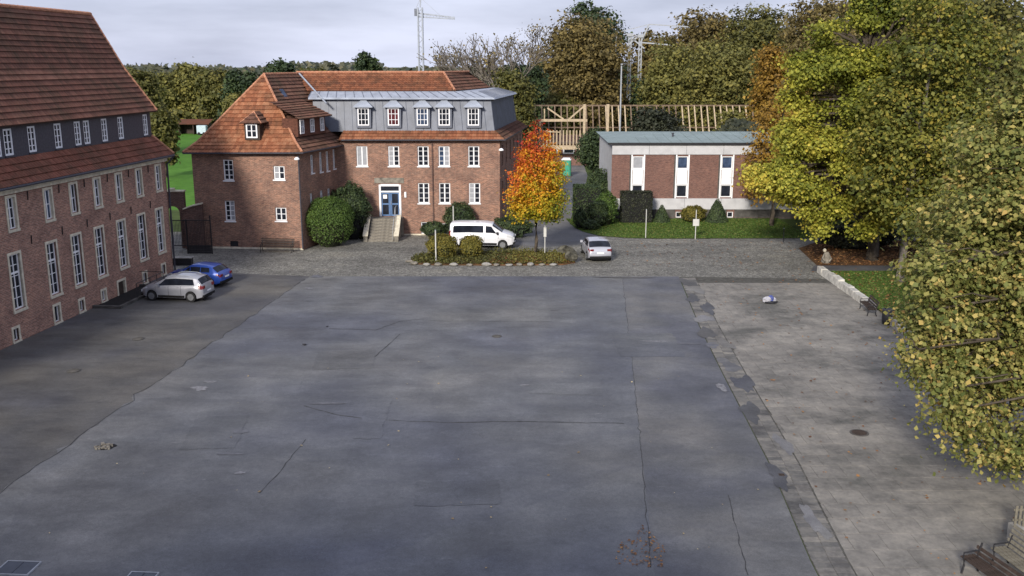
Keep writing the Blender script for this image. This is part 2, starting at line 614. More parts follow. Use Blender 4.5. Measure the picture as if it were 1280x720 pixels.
def blob_crown(cx, cy, z0, z1, rx, k, seed, taper=0.5, flat=1.0):
    """k overlapping lobes inside an egg between z0 and z1"""
    rng = random.Random(seed)
    out = []
    H = z1 - z0
    out.append((cx, cy, z0 + H * .5, rx * .62, rx * .62, H * .42))
    for i in range(k):
        f = (i + 0.5) / k
        z = z0 + H * (0.14 + 0.76 * f)
        env = math.sin(math.pi * (0.12 + 0.8 * f)) ** 0.6 * (1 - taper * f * 0.6)
        a = i * 2.4 + rng.uniform(-.4, .4)
        rr = rx * env * rng.uniform(.45, .68)
        br = rx * rng.uniform(.34, .5)
        out.append((cx + math.cos(a) * rr, cy + math.sin(a) * rr * flat, z, br, br, min(br * rng.uniform(.7, 1.0), H * .3)))
    return out


LEAF = dict(
    big=m_leaf('leaf_big_tree', [(0, (0.045, 0.06, 0.014)), (0.4, (0.11, 0.125, 0.024)), (0.75, (0.24, 0.22, 0.04)), (1, (0.38, 0.27, 0.05))]),
    biggreen=m_leaf('leaf_yellow_green', [(0, (0.055, 0.08, 0.014)), (0.4, (0.18, 0.20, 0.028)), (0.8, (0.40, 0.38, 0.055)), (1, (0.54, 0.43, 0.07))]),
    fore=m_leaf('leaf_foreground', [(0, (0.06, 0.085, 0.024)), (0.4, (0.16, 0.175, 0.045)), (0.7, (0.30, 0.275, 0.085)), (0.88, (0.48, 0.37, 0.12)), (1, (0.30, 0.15, 0.04))]),
    maple=m_leaf('leaf_maple', [(0, (0.10, 0.15, 0.015)), (0.25, (0.33, 0.29, 0.02)), (0.5, (0.62, 0.36, 0.025)), (0.72, (0.60, 0.17, 0.02)), (1, (0.38, 0.035, 0.02))]),
    brown=m_leaf('leaf_brown_oak', [(0, (0.06, 0.052, 0.024)), (0.5, (0.155, 0.122, 0.045)), (1, (0.28, 0.21, 0.07))]),
    olive=m_leaf('leaf_olive', [(0, (0.045, 0.052, 0.02)), (0.5, (0.11, 0.11, 0.032)), (1, (0.21, 0.185, 0.045))]),
    yellow=m_leaf('leaf_dull_yellow', [(0, (0.065, 0.072, 0.024)), (0.5, (0.16, 0.155, 0.045)), (1, (0.29, 0.255, 0.065))]),
    orange=m_leaf('leaf_orange', [(0, (0.11, 0.07, 0.018)), (0.5, (0.27, 0.155, 0.028)), (1, (0.42, 0.27, 0.045))]),
    dark=m_leaf('leaf_dark_green', [(0, (0.02, 0.034, 0.018)), (0.5, (0.042, 0.065, 0.028)), (1, (0.085, 0.115, 0.04))], .15),
    green=m_leaf('leaf_bush_green', [(0, (0.03, 0.055, 0.014)), (0.5, (0.065, 0.115, 0.024)), (1, (0.12, 0.18, 0.035))], .15),
    hedge=m_leaf('leaf_hedge', [(0, (0.014, 0.018, 0.012)), (0.5, (0.03, 0.036, 0.022)), (1, (0.06, 0.062, 0.035))], .1),
    goldbush=m_leaf('leaf_gold_bush', [(0, (0.06, 0.06, 0.015)), (0.5, (0.16, 0.145, 0.03)), (1, (0.28, 0.22, 0.045))]),
    litter=m_leaf('leaf_litter', [(0, (0.09, 0.045, 0.025)), (0.5, (0.22, 0.10, 0.04)), (1, (0.38, 0.21, 0.08))], .05),
    pale=m_leaf('leaf_fallen_pale', [(0, (0.25, 0.17, 0.08)), (1, (0.6, 0.5, 0.3))], .05),
    haze=m_leaf('leaf_far_wood', [(0, (0.035, 0.045, 0.035)), (0.5, (0.07, 0.075, 0.05)), (1, (0.12, 0.11, 0.065))], .1),
    grass=m_leaf('leaf_grass', [(0, (0.04, 0.085, 0.015)), (0.6, (0.085, 0.15, 0.025)), (1, (0.18, 0.17, 0.05))], .15),
)


# ================================================================== GROUND
def sheet(name, pts, z, mat, sub=None):
    mb = MB()
    mb.v = [(p[0], p[1], z) for p in pts]
    mb.f = [tuple(range(len(pts)))]
    return struct(name, mb.mesh(name, mat))


ground_m = m_grass('ground_meadow', (0.035, 0.05, 0.018), (0.07, 0.10, 0.03), None, 0.5)
field_m = m_grass('field_grass', (0.05, 0.13, 0.018), (0.085, 0.20, 0.03), None, 0.9)
lawn_m = m_grass('lawn_grass', (0.045, 0.075, 0.018), (0.085, 0.125, 0.028), (0.15, 0.13, 0.05), 2.2)
asph_m = m_asphalt('courtyard_asphalt', (0.082, 0.084, 0.089), (0.112, 0.115, 0.120), (0.155, 0.157, 0.160), 0.5, 0.85)
asph2_m = m_asphalt('brown_asphalt', (0.066, 0.064, 0.062), (0.088, 0.085, 0.081), (0.112, 0.108, 0.102), 0.6, 0.85, big=0.15)
road_m = m_asphalt('drive_asphalt', (0.09, 0.09, 0.09), (0.13, 0.13, 0.13), (0.17, 0.165, 0.16), 0.7, 0.9)
cob_m = m_cobble('cobbles', (0.14, 0.135, 0.125), (0.28, 0.27, 0.245), (0.08, 0.08, 0.062), 5.5)
joint_m = m_plain('paving_joint', (0.085, 0.082, 0.073), 0.95, 0.3, 3)
sheet('ground', [(-2600, -60), (2600, -60), (2600, 4000), (-2600, 4000)], 0.0, ground_m)
sheet('field', [(-110, 96), (-24, 92), (-24, 176), (-55, 205), (-150, 205)], 0.004, field_m)
# cobbled yard across the back
sheet('cobbled_yard', [(-24.5, 61.0), (26, 61.0), (24.5, 65.5), (23.6, 70), (24.3, 77.6), (11, 77.6), (7.5, 79.5), (4.6, 84), (5.3, 90), (5.0, 92), (1.2, 92), (-1.0, 80), (-14, 80), (-30, 80), (-30, 68), (-24.0, 68)], 0.008, cob_m)
sheet('drive', [(-0.9, 74.5), (2.5, 73.0), (7.5, 75.0), (7.0, 79), (5.1, 84), (5.9, 92), (7.8, 104), (9.6, 122), (10.6, 150), (4.2, 150), (4.0, 122), (2.6, 104), (1.2, 90), (-0.6, 80)], 0.012, road_m)
sheet('side_yard', [(-29.5, 6), (-17.9, 6), (-16.2, 29.4), (-14.4, 47.4), (-12.9, 62.45), (-23.2, 64.3), (-25.5, 45)], 0.012, asph2_m)
A_R = [(11.1, 62.4), (10.9, 60), (10.1, 50), (9.6, 41.6), (9.1, 31.7), (8.5, 24.9), (7.6, 6)]


def rough_edge(pts, step=0.5, amp=0.10, seed=3):
    rg = random.Random(seed)
    out = []
    for i in range(len(pts) - 1):
        a = Vector((*pts[i], 0)); b = Vector((*pts[i + 1], 0))
        n = max(1, int((b - a).length / step))
        d = (b - a).normalized(); nn = Vector((d.y, -d.x, 0))
        for k in range(n):
            out.append((a.lerp(b, k / n) + nn * rg.gauss(0, amp))[:2])
    out.append(pts[-1])
    return out


left_edge = rough_edge([(-18.7, 6), (-16.95, 29.4), (-15.1, 47.4), (-13.5, 62.5)], 0.4, 0.07)
yard_poly = left_edge + [(11.1, 62.5)] + A_R[1:]
yard = sheet('courtyard', yard_poly, 0.018, asph_m)
# a later strip of asphalt right of the long seam
seam_top, seam_bot = Vector((7.35, 62.4, 0)), Vector((2.35, 6, 0))
patch_m = m_asphalt('courtyard_asphalt_right', (0.080, 0.081, 0.083), (0.110, 0.110, 0.112), (0.152, 0.151, 0.150), 0.5, 0.85, big=0.16)
sheet('courtyard_strip', [(7.36, 62.42), (11.1, 62.4)] + A_R[1:] + [(2.36, 6)], 0.022, patch_m)
crack_m = m_plain('crack_tar', (0.055, 0.055, 0.058), 0.8, 0.3, 5)


def crack(pts, wd, z=0.026, seed=1):
    rg = random.Random(seed)
    mb = MB()
    fine = []
    for i in range(len(pts) - 1):
        a = Vector((pts[i][0], pts[i][1], 0)); b = Vector((pts[i + 1][0], pts[i + 1][1], 0))
        n = max(2, int((b - a).length / 0.35))
        for k in range(n):
            fine.append(a.lerp(b, k / n) + Vector((rg.gauss(0, .02), rg.gauss(0, .02), 0)))
    fine.append(Vector((pts[-1][0], pts[-1][1], 0)))
    Lr = []
    for i, p in enumerate(fine):
        d = (fine[min(i + 1, len(fine) - 1)] - fine[max(i - 1, 0)]).normalized()
        nn = Vector((-d.y, d.x, 0)) * wd * rg.uniform(0.3, 1) * 0.5
        Lr.append(((p + nn)[:2] + (z,), (p - nn)[:2] + (z,)))
    for i in range(len(Lr) - 1):
        mb.quad(Lr[i][0], Lr[i][1], Lr[i + 1][1], Lr[i + 1][0])
    o = put('crack', mb.mesh('crack', crack_m), yard)
    return o


crack([(7.36, 62.4), (4.75, 33), (3.9, 24.5)], 0.035, seed=2)
crack([G(380, 508)[:2], G(420, 519)[:2], G(470, 525)[:2], G(560, 529)[:2], G(650, 527)[:2], G(780, 530)[:2]], 0.075, seed=3)
crack([G(560, 388)[:2], G(620, 390)[:2], G(700, 388)[:2]], 0.07, seed=4)
crack([G(412, 411)[:2], G(470, 413)[:2], G(500, 402)[:2], G(530, 399)[:2]], 0.07, seed=5)
crack([G(455, 460)[:2], G(478, 438)[:2], G(500, 418)[:2]], 0.06, seed=6)
crack([G(325, 617)[:2], G(350, 590)[:2], G(382, 550)[:2]], 0.05, seed=7)
crack([G(910, 620)[:2], G(935, 720)[:2]], 0.04, 0.028, seed=8)
crack([p for p in left_edge[20:-1:2]], 0.06, seed=9)


def splotch(cx, cy, rx, ry, z, mat, seed, n=26, name='patch', rough=.3):
    rg = random.Random(seed)
    mb = MB()
    ph = [rg.uniform(0, 6.28) for _ in range(4)]
    pts = []
    for k in range(n):
        a = 2 * math.pi * k / n
        q = 1 + rough * (math.sin(2 * a + ph[0]) * .5 + math.sin(3 * a + ph[1]) * .4 + math.sin(7 * a + ph[2]) * .25) + rg.uniform(-.1, .1)
        pts.append((cx + math.cos(a) * rx * q, cy + math.sin(a) * ry * q, z))
    mb.v = pts; mb.f = [tuple(range(n))]
    return put(name, mb.mesh(name, mat), yard)


pale_m = m_plain('pale_scuff', (0.19, 0.19, 0.205), 0.85, 0.3, 6)
pale2_m = m_plain('faint_scuff', (0.125, 0.128, 0.145), 0.85, 0.2, 3)
wet_m = m_plain('dark_patch', (0.055, 0.058, 0.07), 0.6, 0.2, 2)
for i, (px, py, rx, ry, mm) in enumerate([(250, 486, .35, .3, pale_m), (262, 478, .25, .12, pale_m), (820, 427, .8, .1, pale_m), (656, 482, .2, .1, pale_m), (860, 430, .5, .14, pale2_m),
                                        (288, 568, .45, .12, pale2_m), (300, 592, .2, .1, pale_m), (396, 346, .35, .5, pale2_m), (386, 361, .3, .2, pale_m),
                                        (410, 505, .7, .1, pale2_m), (300, 540, .3, .25, pale2_m), (1, 1, 0, 0, None),
                                        (890, 432, .35, .5, pale2_m), (902, 485, .2, .5, pale_m)]):
    if mm is None: continue
    g = G(px, py)
    splotch(g.x, g.y, rx, ry, 0.030 + 0.0007 * i, mm, 40 + i)

# ---- slabs on the right
pav = sheet('slab_paving', [(8.4, 6), (9.9, 6)] + [(9.6, 24.9), (10.2, 31.7), (10.7, 41.6), (11.2, 50), (12.1, 62.4), (26, 61.2), (26, 6)], 0.014, joint_m)
slab_m = NT('slab_concrete')
_v = slab_m.coord('Object')
_g = slab_m.node('ShaderNodeNewGeometry')
_oi = slab_m.node('ShaderNodeObjectInfo')
_n = slab_m.noise(_v, 5, 6, 0.7)
_tc = slab_m.node('ShaderNodeMapping'); slab_m.link(_g.outputs['Position'], _tc.inputs[0]); _tc.inputs['Scale'].default_value = (0.85, 1.0, 1)
_nb = slab_m.noise(_tc.outputs[0], 0.27, 9, 0.7)
_c = slab_m.ramp(_nb, [(0.38, (0.105, 0.103, 0.095)), (0.48, (0.18, 0.171, 0.157)), (0.64, (0.255, 0.24, 0.215))])
_at = slab_m.node('ShaderNodeAttribute'); _at.attribute_name = 'tint'
_ad = slab_m.node('ShaderNodeMath', operation='ADD'); slab_m.link(_at.outputs['Fac'], _ad.inputs[0]); slab_m.link(_oi.outputs['Random'], _ad.inputs[1])
_c = slab_m.mix(0.8, _c, slab_m.ramp(_ad.outputs[0], [(0, (0.90, 0.89, 0.88)), (1, (1.10, 1.09, 1.07))]), 'MULTIPLY')
_n9 = slab_m.noise(_g.outputs['Position'], 1.6, 6, 0.75)
_c = slab_m.mix(0.75, _c, slab_m.ramp(_n9, [(0.34, (0.66, 0.66, 0.66)), (0.5, (1, 1, 1)), (0.68, (1.3, 1.28, 1.24))]), 'MULTIPLY')
_c = slab_m.mix(0.6, _c, slab_m.ramp(_n, [(0.3, (0.75, 0.75, 0.75)), (0.7, (1.2, 1.2, 1.2))]), 'MULTIPLY')
slab_m.bump(_n, 0.2, 0.01)
SLAB = slab_m.out(_c, 0.75, 0.35)


def slab_geo(mb, x0, x1, y0, y1, z0, z1, rg):
    b = len(mb.v); e = 0.0015
    t = [rg.uniform(-.003, .002) for _ in range(4)]
    mb.v += [(x0, y0, z0), (x1, y0, z0), (x1, y1, z0), (x0, y1, z0),
             (x0 + e, y0 + e, z1 + t[0]), (x1 - e, y0 + e, z1 + t[1]), (x1 - e, y1 - e, z1 + t[2]), (x0 + e, y1 - e, z1 + t[3])]
    mb.f += [tuple(b + i for i in q) for q in ((4, 5, 6, 7), (0, 1, 5, 4), (1, 2, 6, 5), (2, 3, 7, 6), (3, 0, 4, 7))]


rg = random.Random(5)
slabs = []
protos = []
for k in range(8):
    m = MB(); slab_geo(m, -.495, .495, -.495, .495, 0, 0.009, rg); protos.append(m.mesh('slab', SLAB))
row = 0
y = 17.0
while y < 61.0:
    xl = 9.55 + (y - 24.9) * 0.045 + 0.35
    off = (row % 2) * 0.5
    x = math.floor(xl) + off - 1
    ex = float(np.interp(y, [20.0, 24.9, 31.7, 41.6, 50, 62.3], [8.35, 8.52, 9.12, 9.62, 10.12, 11.12])) + 1.06
    while x < 25.5:
        if x - .49 > ex: slabs.append((x, y, x - .49))
        elif x + .49 - ex > .12: slabs.append((x, y, ex))
        x += 1.0
    y += 1.0; row += 1
vis = []
for (x, y, xe) in slabs:
    vis.append(((0 if (y > 22.5 and x / y < .56) else 1), y, x, xe))
vis.sort()
rest = MB()
for i, (_, y, x, xe) in enumerate(vis):
    if i < 290 and xe > x - .4901:
        m = MB()
        slab_geo(m, xe - x, .49, -.495, .495, 0, 0.009, rg)
        put('slab', m.mesh('slab', SLAB) if xe > x - .489 else protos[i % 8], pav, T(Vector((x, y, 0.014))))
    elif i < 290:
        put('slab', protos[i % 8], pav, T(Vector((x, y, 0.014))))
    else:
        slab_geo(rest, xe, x + .495, y - .495, y + .495, 0.014, 0.023, rg)
rm = rest.mesh('slab_field', SLAB)
_a = rm.attributes.new('tint', 'FLOAT', 'FACE')
_a.data.foreach_set('value', np.repeat(RNG.random(len(rm.polygons) // 5), 5).astype(np.float32))
stuff(put('slab_field', rm, pav))
# ---- gutter of setts between asphalt and slabs
gut = sheet('gutter', [(7.62, 6), (8.52, 24.9), (9.12, 31.7), (9.62, 41.6), (10.12, 50), (11.12, 62.3), (12.1, 62.3), (11.2, 50), (10.7, 41.6), (10.2, 31.7), (9.6, 24.9), (8.6, 6)], 0.024, joint_m)
_st = NT('sett_stone')
_so = _st.node('ShaderNodeObjectInfo')
_sg = _st.node('ShaderNodeNewGeometry')
_s1 = _st.noise(_sg.outputs['Position'], .7, 5, .7)
_s2 = _st.noise(_sg.outputs['Position'], 9, 5, .7)
_sc = _st.ramp(_so.outputs['Random'], [(0, (0.11, 0.108, 0.105)), (1, (0.19, 0.18, 0.165))])
_sc = _st.mix(.9, _sc, _st.ramp(_s1, [(.38, (.6, .6, .62)), (.5, (1, 1, 1)), (.64, (1.35, 1.32, 1.25))]), 'MULTIPLY')
_sc = _st.mix(.6, _sc, _st.ramp(_s2, [(.3, (.7, .7, .7)), (.7, (1.25, 1.25, 1.25))]), 'MULTIPLY')
sett_m = _st.out(_sc, .85, .3)
sett_d = m_plain('sett_stone_dark', (0.12, 0.117, 0.11), 0.8, 0.3, 4, bump=.4)
sp = []
for mm in (sett_m, sett_m, sett_m):
    m = MB(); slab_geo(m, -.244, .244, -.146, .146, 0, .014, rg); sp.append(m.mesh('sett', mm))
EDGE = [(20.0, 8.35), (24.9, 8.52), (31.7, 9.12), (41.6, 9.62), (50, 10.12), (62.3, 11.12)]


def edge_x(y): return float(np.interp(y, [e[0] for e in EDGE], [e[1] for e in EDGE]))


cnt = 0
rest = MB()
y = 21.0
while y < 62:
    for j in range(2):
        x = edge_x(y) + 0.27 + j * .5
        if cnt < 290:
            put('sett', rg.choice(sp), gut, T(Vector((x, y, .024))) @ Matrix.Rotation(rg.gauss(0, .03), 4, 'Z')); cnt += 1
        else:
            rest.box(x - .244, x + .244, y - .146, y + .146, .024, .038)
    y += .3
if rest.v: stuff(put('sett_row', rest.mesh('sett_row', sett_m), gut))

# tar and cement repairs over the gutter and the yard
rgp = random.Random(15)
rep_d = m_asphalt('repair_tar', (0.055, 0.055, 0.058), (0.08, 0.08, 0.083), (0.11, 0.11, 0.112), .6, .9)
rep_l = m_asphalt('repair_cement', (0.12, 0.117, 0.11), (0.17, 0.165, 0.155), (0.23, 0.222, 0.21), .7, .9)
for i, (y_, dx, rx_, ry_, dk_) in enumerate([(60.5, .4, .5, 1.0, 0), (58.6, .7, .45, 1.1, 1), (56.2, .3, .4, .9, 0), (53.8, .9, .35, 1.3, 0), (51.5, .4, .5, .8, 1), (48.6, .2, .4, 1.1, 0), (46.5, .9, .3, .8, 1), (43.0, .5, .45, .9, 1), (40.4, .7, .4, 1.2, 0), (36.8, .3, .35, 1.2, 0), (33.4, .9, .25, .9, 1), (30.6, .1, .3, .9, 0), (27.2, .6, .25, 1.0, 1), (62.1, -3.5, 2.0, .18, 0)]):
    splotch(edge_x(y_) + dx, y_, rx_, ry_, .0425 + .0004 * i, rep_l if dk_ else rep_d, 300 + i, 30, 'repair_patch', .45)


def ragged_rect(x0, x1, y0, y1, ang, z, mat, seed):
    rr_ = random.Random(seed); pts = []
    cs = [(x0, y0), (x1, y0), (x1, y1), (x0, y1)]
    for i in range(4):
        a, b = cs[i], cs[(i + 1) % 4]
        for k in range(14):
            f = k / 14
            pts.append((a[0] + (b[0] - a[0]) * f + rr_.gauss(0, .035), a[1] + (b[1] - a[1]) * f + rr_.gauss(0, .035)))
    cx, cy = (x0 + x1) / 2, (y0 + y1) / 2; c_, s_ = math.cos(ang), math.sin(ang)
    mb = MB(); mb.v = [(cx + (x - cx) * c_ - (y - cy) * s_, cy + (x - cx) * s_ + (y - cy) * c_, z) for x, y in pts]
    mb.f = [tuple(range(len(pts)))]
    put('repair_patch', mb.mesh('repair_patch', mat), yard)


rep_a = m_asphalt('repair_asphalt_a', (0.074, 0.076, 0.080), (0.103, 0.106, 0.111), (0.142, 0.144, 0.148), .6, .9)
rep_b = m_asphalt('repair_asphalt_b', (0.084, 0.086, 0.090), (0.118, 0.121, 0.125), (0.16, 0.162, 0.165), .6, .9)
for i, (x0, x1, y0, y1, an_, q) in enumerate([(-9.4, -6.6, 42.5, 45.4, .1, 0), (-4.5, 2.2, 51.0, 54.2, -.03, 1), (-3.2, -.4, 28.4, 30.2, .05, 0), (.8, 4.0, 39.0, 41.8, -.08, 1), (5.2, 8.4, 44.4, 48.6, .0, 0), (-12.4, -10.4, 33.0, 36.4, .12, 0), (-6.0, -5.0, 34.0, 38.5, .02, 1)]):
    ragged_rect(x0, x1, y0, y1, an_, .0265 + .0005 * i, rep_b if q else rep_a, 70 + i)
# ---- lawns, beds, litter
bank = [(20.9, 63.9), (20.9, 56), (20.7, 50), (20.4, 44), (22, 38), (60, 34), (60, 63.9)]
sheet('small_lawn', [(p[0] + .2, p[1]) for p in bank], 0.10, lawn_m)
sheet('footpath', [(20.4, 64.1), (60, 64.1), (60, 66.0), (21.2, 66.0)], 0.022, asph2_m)
sheet('leafy_bank', [(21.4, 66.0), (60, 66.0), (60, 75.6), (24.6, 75.6), (22.0, 72.5)], 0.03, MAT['soil'])
sheet('garden_path', [(24.4, 75.8), (60, 75.8), (60, 77.4), (24.6, 77.4)], 0.026, road_m)
lawn_pts = [(4.9, 86.8), (5.4, 82), (6.0, 79.9), (7.2, 77.9), (9.4, 76.9), (12, 76.6), (24.3, 76.8), (24.3, 87.0)]
sheet('front_lawn', lawn_pts, 0.045, lawn_m)


def scatter_poly(pts, n, rng):
    P = np.array(pts); lo, hi = P.min(0), P.max(0)
    out = np.empty((0, 2))
    while len(out) < n:
        q = rng.uniform(lo, hi, (n * 2, 2))
        ins = np.zeros(len(q), bool)
        j = len(P) - 1
        for i in range(len(P)):
            c = ((P[i, 1] > q[:, 1]) != (P[j, 1] > q[:, 1])) & (q[:, 0] < (P[j, 0] - P[i, 0]) * (q[:, 1] - P[i, 1]) / (P[j, 1] - P[i, 1] + 1e-12) + P[i, 0])
            ins ^= c
            j = i
        out = np.concatenate([out, q[ins]])
    return out[:n]


def litter(name, pts, n, size, z, mat, seed, flat=True, label=None, cat=None):
    rng = np.random.default_rng(seed)
    q = scatter_poly(pts, n, rng)
    P = np.column_stack([q, np.full(n, z) + rng.random(n) * .02])
    N = np.tile([0, 0, 2.4 if flat else .4], (n, 1)).astype(float)
    V = leaves_at(P, N, size, rng)
    V[:, 2] = np.maximum(V[:, 2], z + .002)
    o = put(name, np_mesh(name, V, 4, rng.random(n), mat))
    o['kind'] = 'stuff'
    if label: tag(o, label, cat)
    return o


litter('leaf_litter', [(21.6, 66.1), (60, 66.1), (60, 75.4), (25, 75.4), (22.2, 72)], 16000, .16, .035, LEAF['litter'], 3)
litter('fallen_leaves', [(9.5, 22), (20, 22), (20.6, 50), (20.6, 63), (12, 62)], 420, .12, .046, LEAF['litter'], 4)
litter('fallen_leaves', [(-14, 22), (9, 22), (10, 45), (-14, 45)], 60, .10, .034, LEAF['pale'], 5)
litter('fallen_leaves', [(2.9, 24.6), (4.3, 24.4), (4.5, 25.6), (4.0, 27.1), (3.7, 26.2), (3.1, 25.8)], 170, .08, .034, LEAF['litter'], 6)
litter('fallen_leaves', [(20.6, 44), (26, 44), (26, 63.5), (21.2, 63.5)], 900, .15, .11, LEAF['litter'], 7)
litter('grass', lawn_pts, 26000, .10, .05, LEAF['grass'], 8, False)
litter('grass', [(21.1, 44), (34, 44), (34, 63.7), (21.1, 63.7)], 22000, .11, .10, LEAF['grass'], 9, False)
litter('fallen_leaves', [(8, 66), (24, 63), (23.4, 76), (8, 76)], 300, .14, .02, LEAF['litter'], 10)


# ================================================================== WINDOWS, WALLS, ROOFS
WMESH = {}


def win_mesh(wd, ht, cols=2, rows=3, fr=.08, bar=.045, midbar=.08, trans=None):
    key = ('w', round(wd, 2), round(ht, 2), cols, rows, fr, bar, midbar, trans)
    if key in WMESH: return WMESH[key]
    mb = MB(); h = wd / 2
    mb.box(-h, -h + fr, 0, .07, 0, ht); mb.box(h - fr, h, 0, .07, 0, ht)
    mb.box(-h + fr, h - fr, 0, .07, 0, fr); mb.box(-h + fr, h - fr, 0, .07, ht - fr, ht)
    for i in range(1, cols):
        x = -h + wd * i / cols
        bw = midbar if (cols % 2 == 0 and i == cols // 2) else bar
        mb.box(x - bw / 2, x + bw / 2, .005, .065, fr, ht - fr)
    for j in range(1, rows):
        z = ht * j / rows
        mb.box(-h + fr, h - fr, .012, .058, z - bar / 2, z + bar / 2)
    if trans:
        z = ht * trans
        mb.box(-h + fr, h - fr, -.004, .068, z - .05, z + .05)
    pm = MB(); pm.box(-h + .02, h - .02, .04, .046, .02, ht - .02)
    WMESH[key] = (mb.mesh('window', MAT['white']), pm)
    return WMESH[key]


def add_window(parent, F, u, z, wd, ht, pane='glass', depth=.12, sill=None, surround=None, **kw):
    me, pm = win_mesh(wd, ht, **kw)
    M = F @ T(Vector((u, depth, z)))
    wo_ = put('window', me, parent, M)
    pk = ('p', round(wd, 2), round(ht, 2), pane)
    if pk not in WMESH: WMESH[pk] = pm.mesh('pane', MAT[pane])
    put('pane', WMESH[pk], wo_)
    h = wd / 2
    if sill:
        k = ('s', round(wd, 2), sill, depth)
        if k not in WMESH:
            WMESH[k] = MB().box(-h - .06, h + .06, -depth - .07, .0, -.09, -.002).mesh('sill', MAT[sill])
        put('sill', WMESH[k], wo_)
    if surround:
        k = ('r', round(wd, 2), round(ht, 2), depth)
        if k not in WMESH:
            s_ = MB(); b = .13; y0, y1 = -depth - .035, -.002
            s_.box(-h - b, -h, y0, y1, -.02, ht + b).box(h, h + b, y0, y1, -.02, ht + b)
            s_.box(-h, h, y0, y1, ht, ht + b).box(-h - b - .02, h + b + .02, y0 - .03, y1, -.15, -.022)
            WMESH[k] = s_.mesh('surround', MAT['stone'])
        put('surround', WMESH[k], wo_)
    return wo_


def wall_mesh(L, z0, z1, ops, mat, depth=.2, x0=0.0):
    xs = sorted({x0, L} | {o[0] for o in ops} | {o[1] for o in ops})
    zs = sorted({z0, z1} | {o[2] for o in ops} | {o[3] for o in ops})
    mb = MB()
    for i in range(len(xs) - 1):
        for j in range(len(zs) - 1):
            cx, cz = (xs[i] + xs[i + 1]) / 2, (zs[j] + zs[j + 1]) / 2
            if any(o[0] < cx < o[1] and o[2] < cz < o[3] for o in ops): continue
            mb.quad((xs[i], 0, zs[j]), (xs[i + 1], 0, zs[j]), (xs[i + 1], 0, zs[j + 1]), (xs[i], 0, zs[j + 1]))
    for a, b, c, d in ops:
        mb.quad((a, 0, c), (a, depth, c), (a, depth, d), (a, 0, d))
        mb.quad((b, 0, c), (b, 0, d), (b, depth, d), (b, depth, c))
        mb.quad((a, 0, c), (b, 0, c), (b, depth, c), (a, depth, c))
        mb.quad((a, 0, d), (a, depth, d), (b, depth, d), (b, 0, d))
        mb.quad((a, depth, c), (b, depth, c), (b, depth, d), (a, depth, d))
    return mb.mesh('wall', mat)


def tiled(parent, BL, BR, TR, TL, mat, rp=.36, cp=.25, name='tile_slope', lift=.07, M=None):
    """pantiles as real geometry on a planar trapezoid: stepped courses with a wave across"""
    BL, BR, TR, TL = map(Vector, (BL, BR, TR, TL))
    U = (BR - BL).normalized()
    up = TL - BL
    Wv = up - U * up.dot(U)
    Hh = Wv.length
    Wv.normalize()
    N = U.cross(Wv)
    lo1 = up.dot(U); hi0 = (BR - BL).dot(U); hi1 = (TR - BL).dot(U)
    rows = max(1, round(Hh / rp))
    umin, umax = min(0, lo1), max(hi0, hi1)
    us = np.arange(umin, umax + cp / 4, cp / 4)
    wave = .03 * np.array([0, 1, .75, .1])[np.arange(len(us)) % 4]
    bl, Ua, Wa, Na = (np.array(v) for v in (BL, U, Wv, N))
    verts, tint = [], []
    rng = np.random.default_rng(int(abs(BL.x * 77 + BL.y * 13 + BL.z * 7)) + 5)
    for r in range(rows):
        w0, w1 = Hh * r / rows, Hh * (r + 1) / rows
        f0, f1 = w0 / Hh, w1 / Hh
        lo_a, hi_a = lo1 * f0, hi0 + (hi1 - hi0) * f0
        lo_b, hi_b = lo1 * f1, hi0 + (hi1 - hi0) * f1
        ua = np.clip(us, lo_a, hi_a); ub = np.clip(us, lo_b, hi_b)
        sag = rng.normal(0, .004)
        A = bl + ua[:, None] * Ua + (w0 - .03) * Wa + (wave + lift + sag)[:, None] * Na
        B = bl + ub[:, None] * Ua + w1 * Wa + (wave + .004)[:, None] * Na
        C = bl + ua[:, None] * Ua + (w0 - .03) * Wa + (wave * 0 - .01)[:, None] * Na
        ok = (np.diff(ua) + np.diff(ub)) > 1e-4
        q = np.stack([A[:-1], A[1:], B[1:], B[:-1]], 1)[ok]
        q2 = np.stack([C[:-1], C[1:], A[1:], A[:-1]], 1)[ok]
        tl = rng.random(len(us) // 4 + 2)
        rowt = rng.normal(0, .10)
        tt = np.clip(.5 + (tl - .5) * .45 + rowt, 0, 1)[(np.arange(len(us) - 1) // 4)][ok]
        verts += [q.reshape(-1, 3), q2.reshape(-1, 3)]
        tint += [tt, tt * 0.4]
    V = np.concatenate(verts); t_ = np.concatenate(tint)
    pm = WM[parent.name]
    me = np_mesh(name, V, 4, t_, mat)
    o = put(name, me, parent, I4)
    return stuff(o)


def ridge_line(parent, a, b, r=.12, mat='ridge', name='ridge_tiles'):
    a, b = Vector(a), Vector(b)
    mb = MB(); n = max(1, int((b - a).length / .4))
    for k in range(n):
        p, q = a.lerp(b, k / n), a.lerp(b, (k + 1.06) / n)
        mb.tube([p, q], [r * 1.08, r * .92], 7)
    return stuff(put(name, mb.mesh(name, MAT[mat], False), parent, I4))


def wall_box(parent, F, name, x0, x1, out0, out1, z0, z1, mat):
    """box in a wall frame; out0/out1 measured outward from the wall"""
    return put(name, MB().box(x0, x1, -out1, -out0, z0, z1).mesh(name, MAT[mat]), parent, F)


# ================================================================== LEFT BUILDING
P1 = Vector((-23.14, 64.2, 0)); dL = Vector((0.11663, 0.99318, 0)); nL = Vector((dL.y, -dL.x, 0))
LL = 34.0
A0 = P1 - dL * LL
FL = frame(A0, P1)
lb = thing('school_building', 'long brick building on the left with slate dormer band and sandstone framed windows', 'building', A0, math.atan2(dL.y, dL.x))


def LW(u, out, z): return FL @ Vector((u, -out, z))


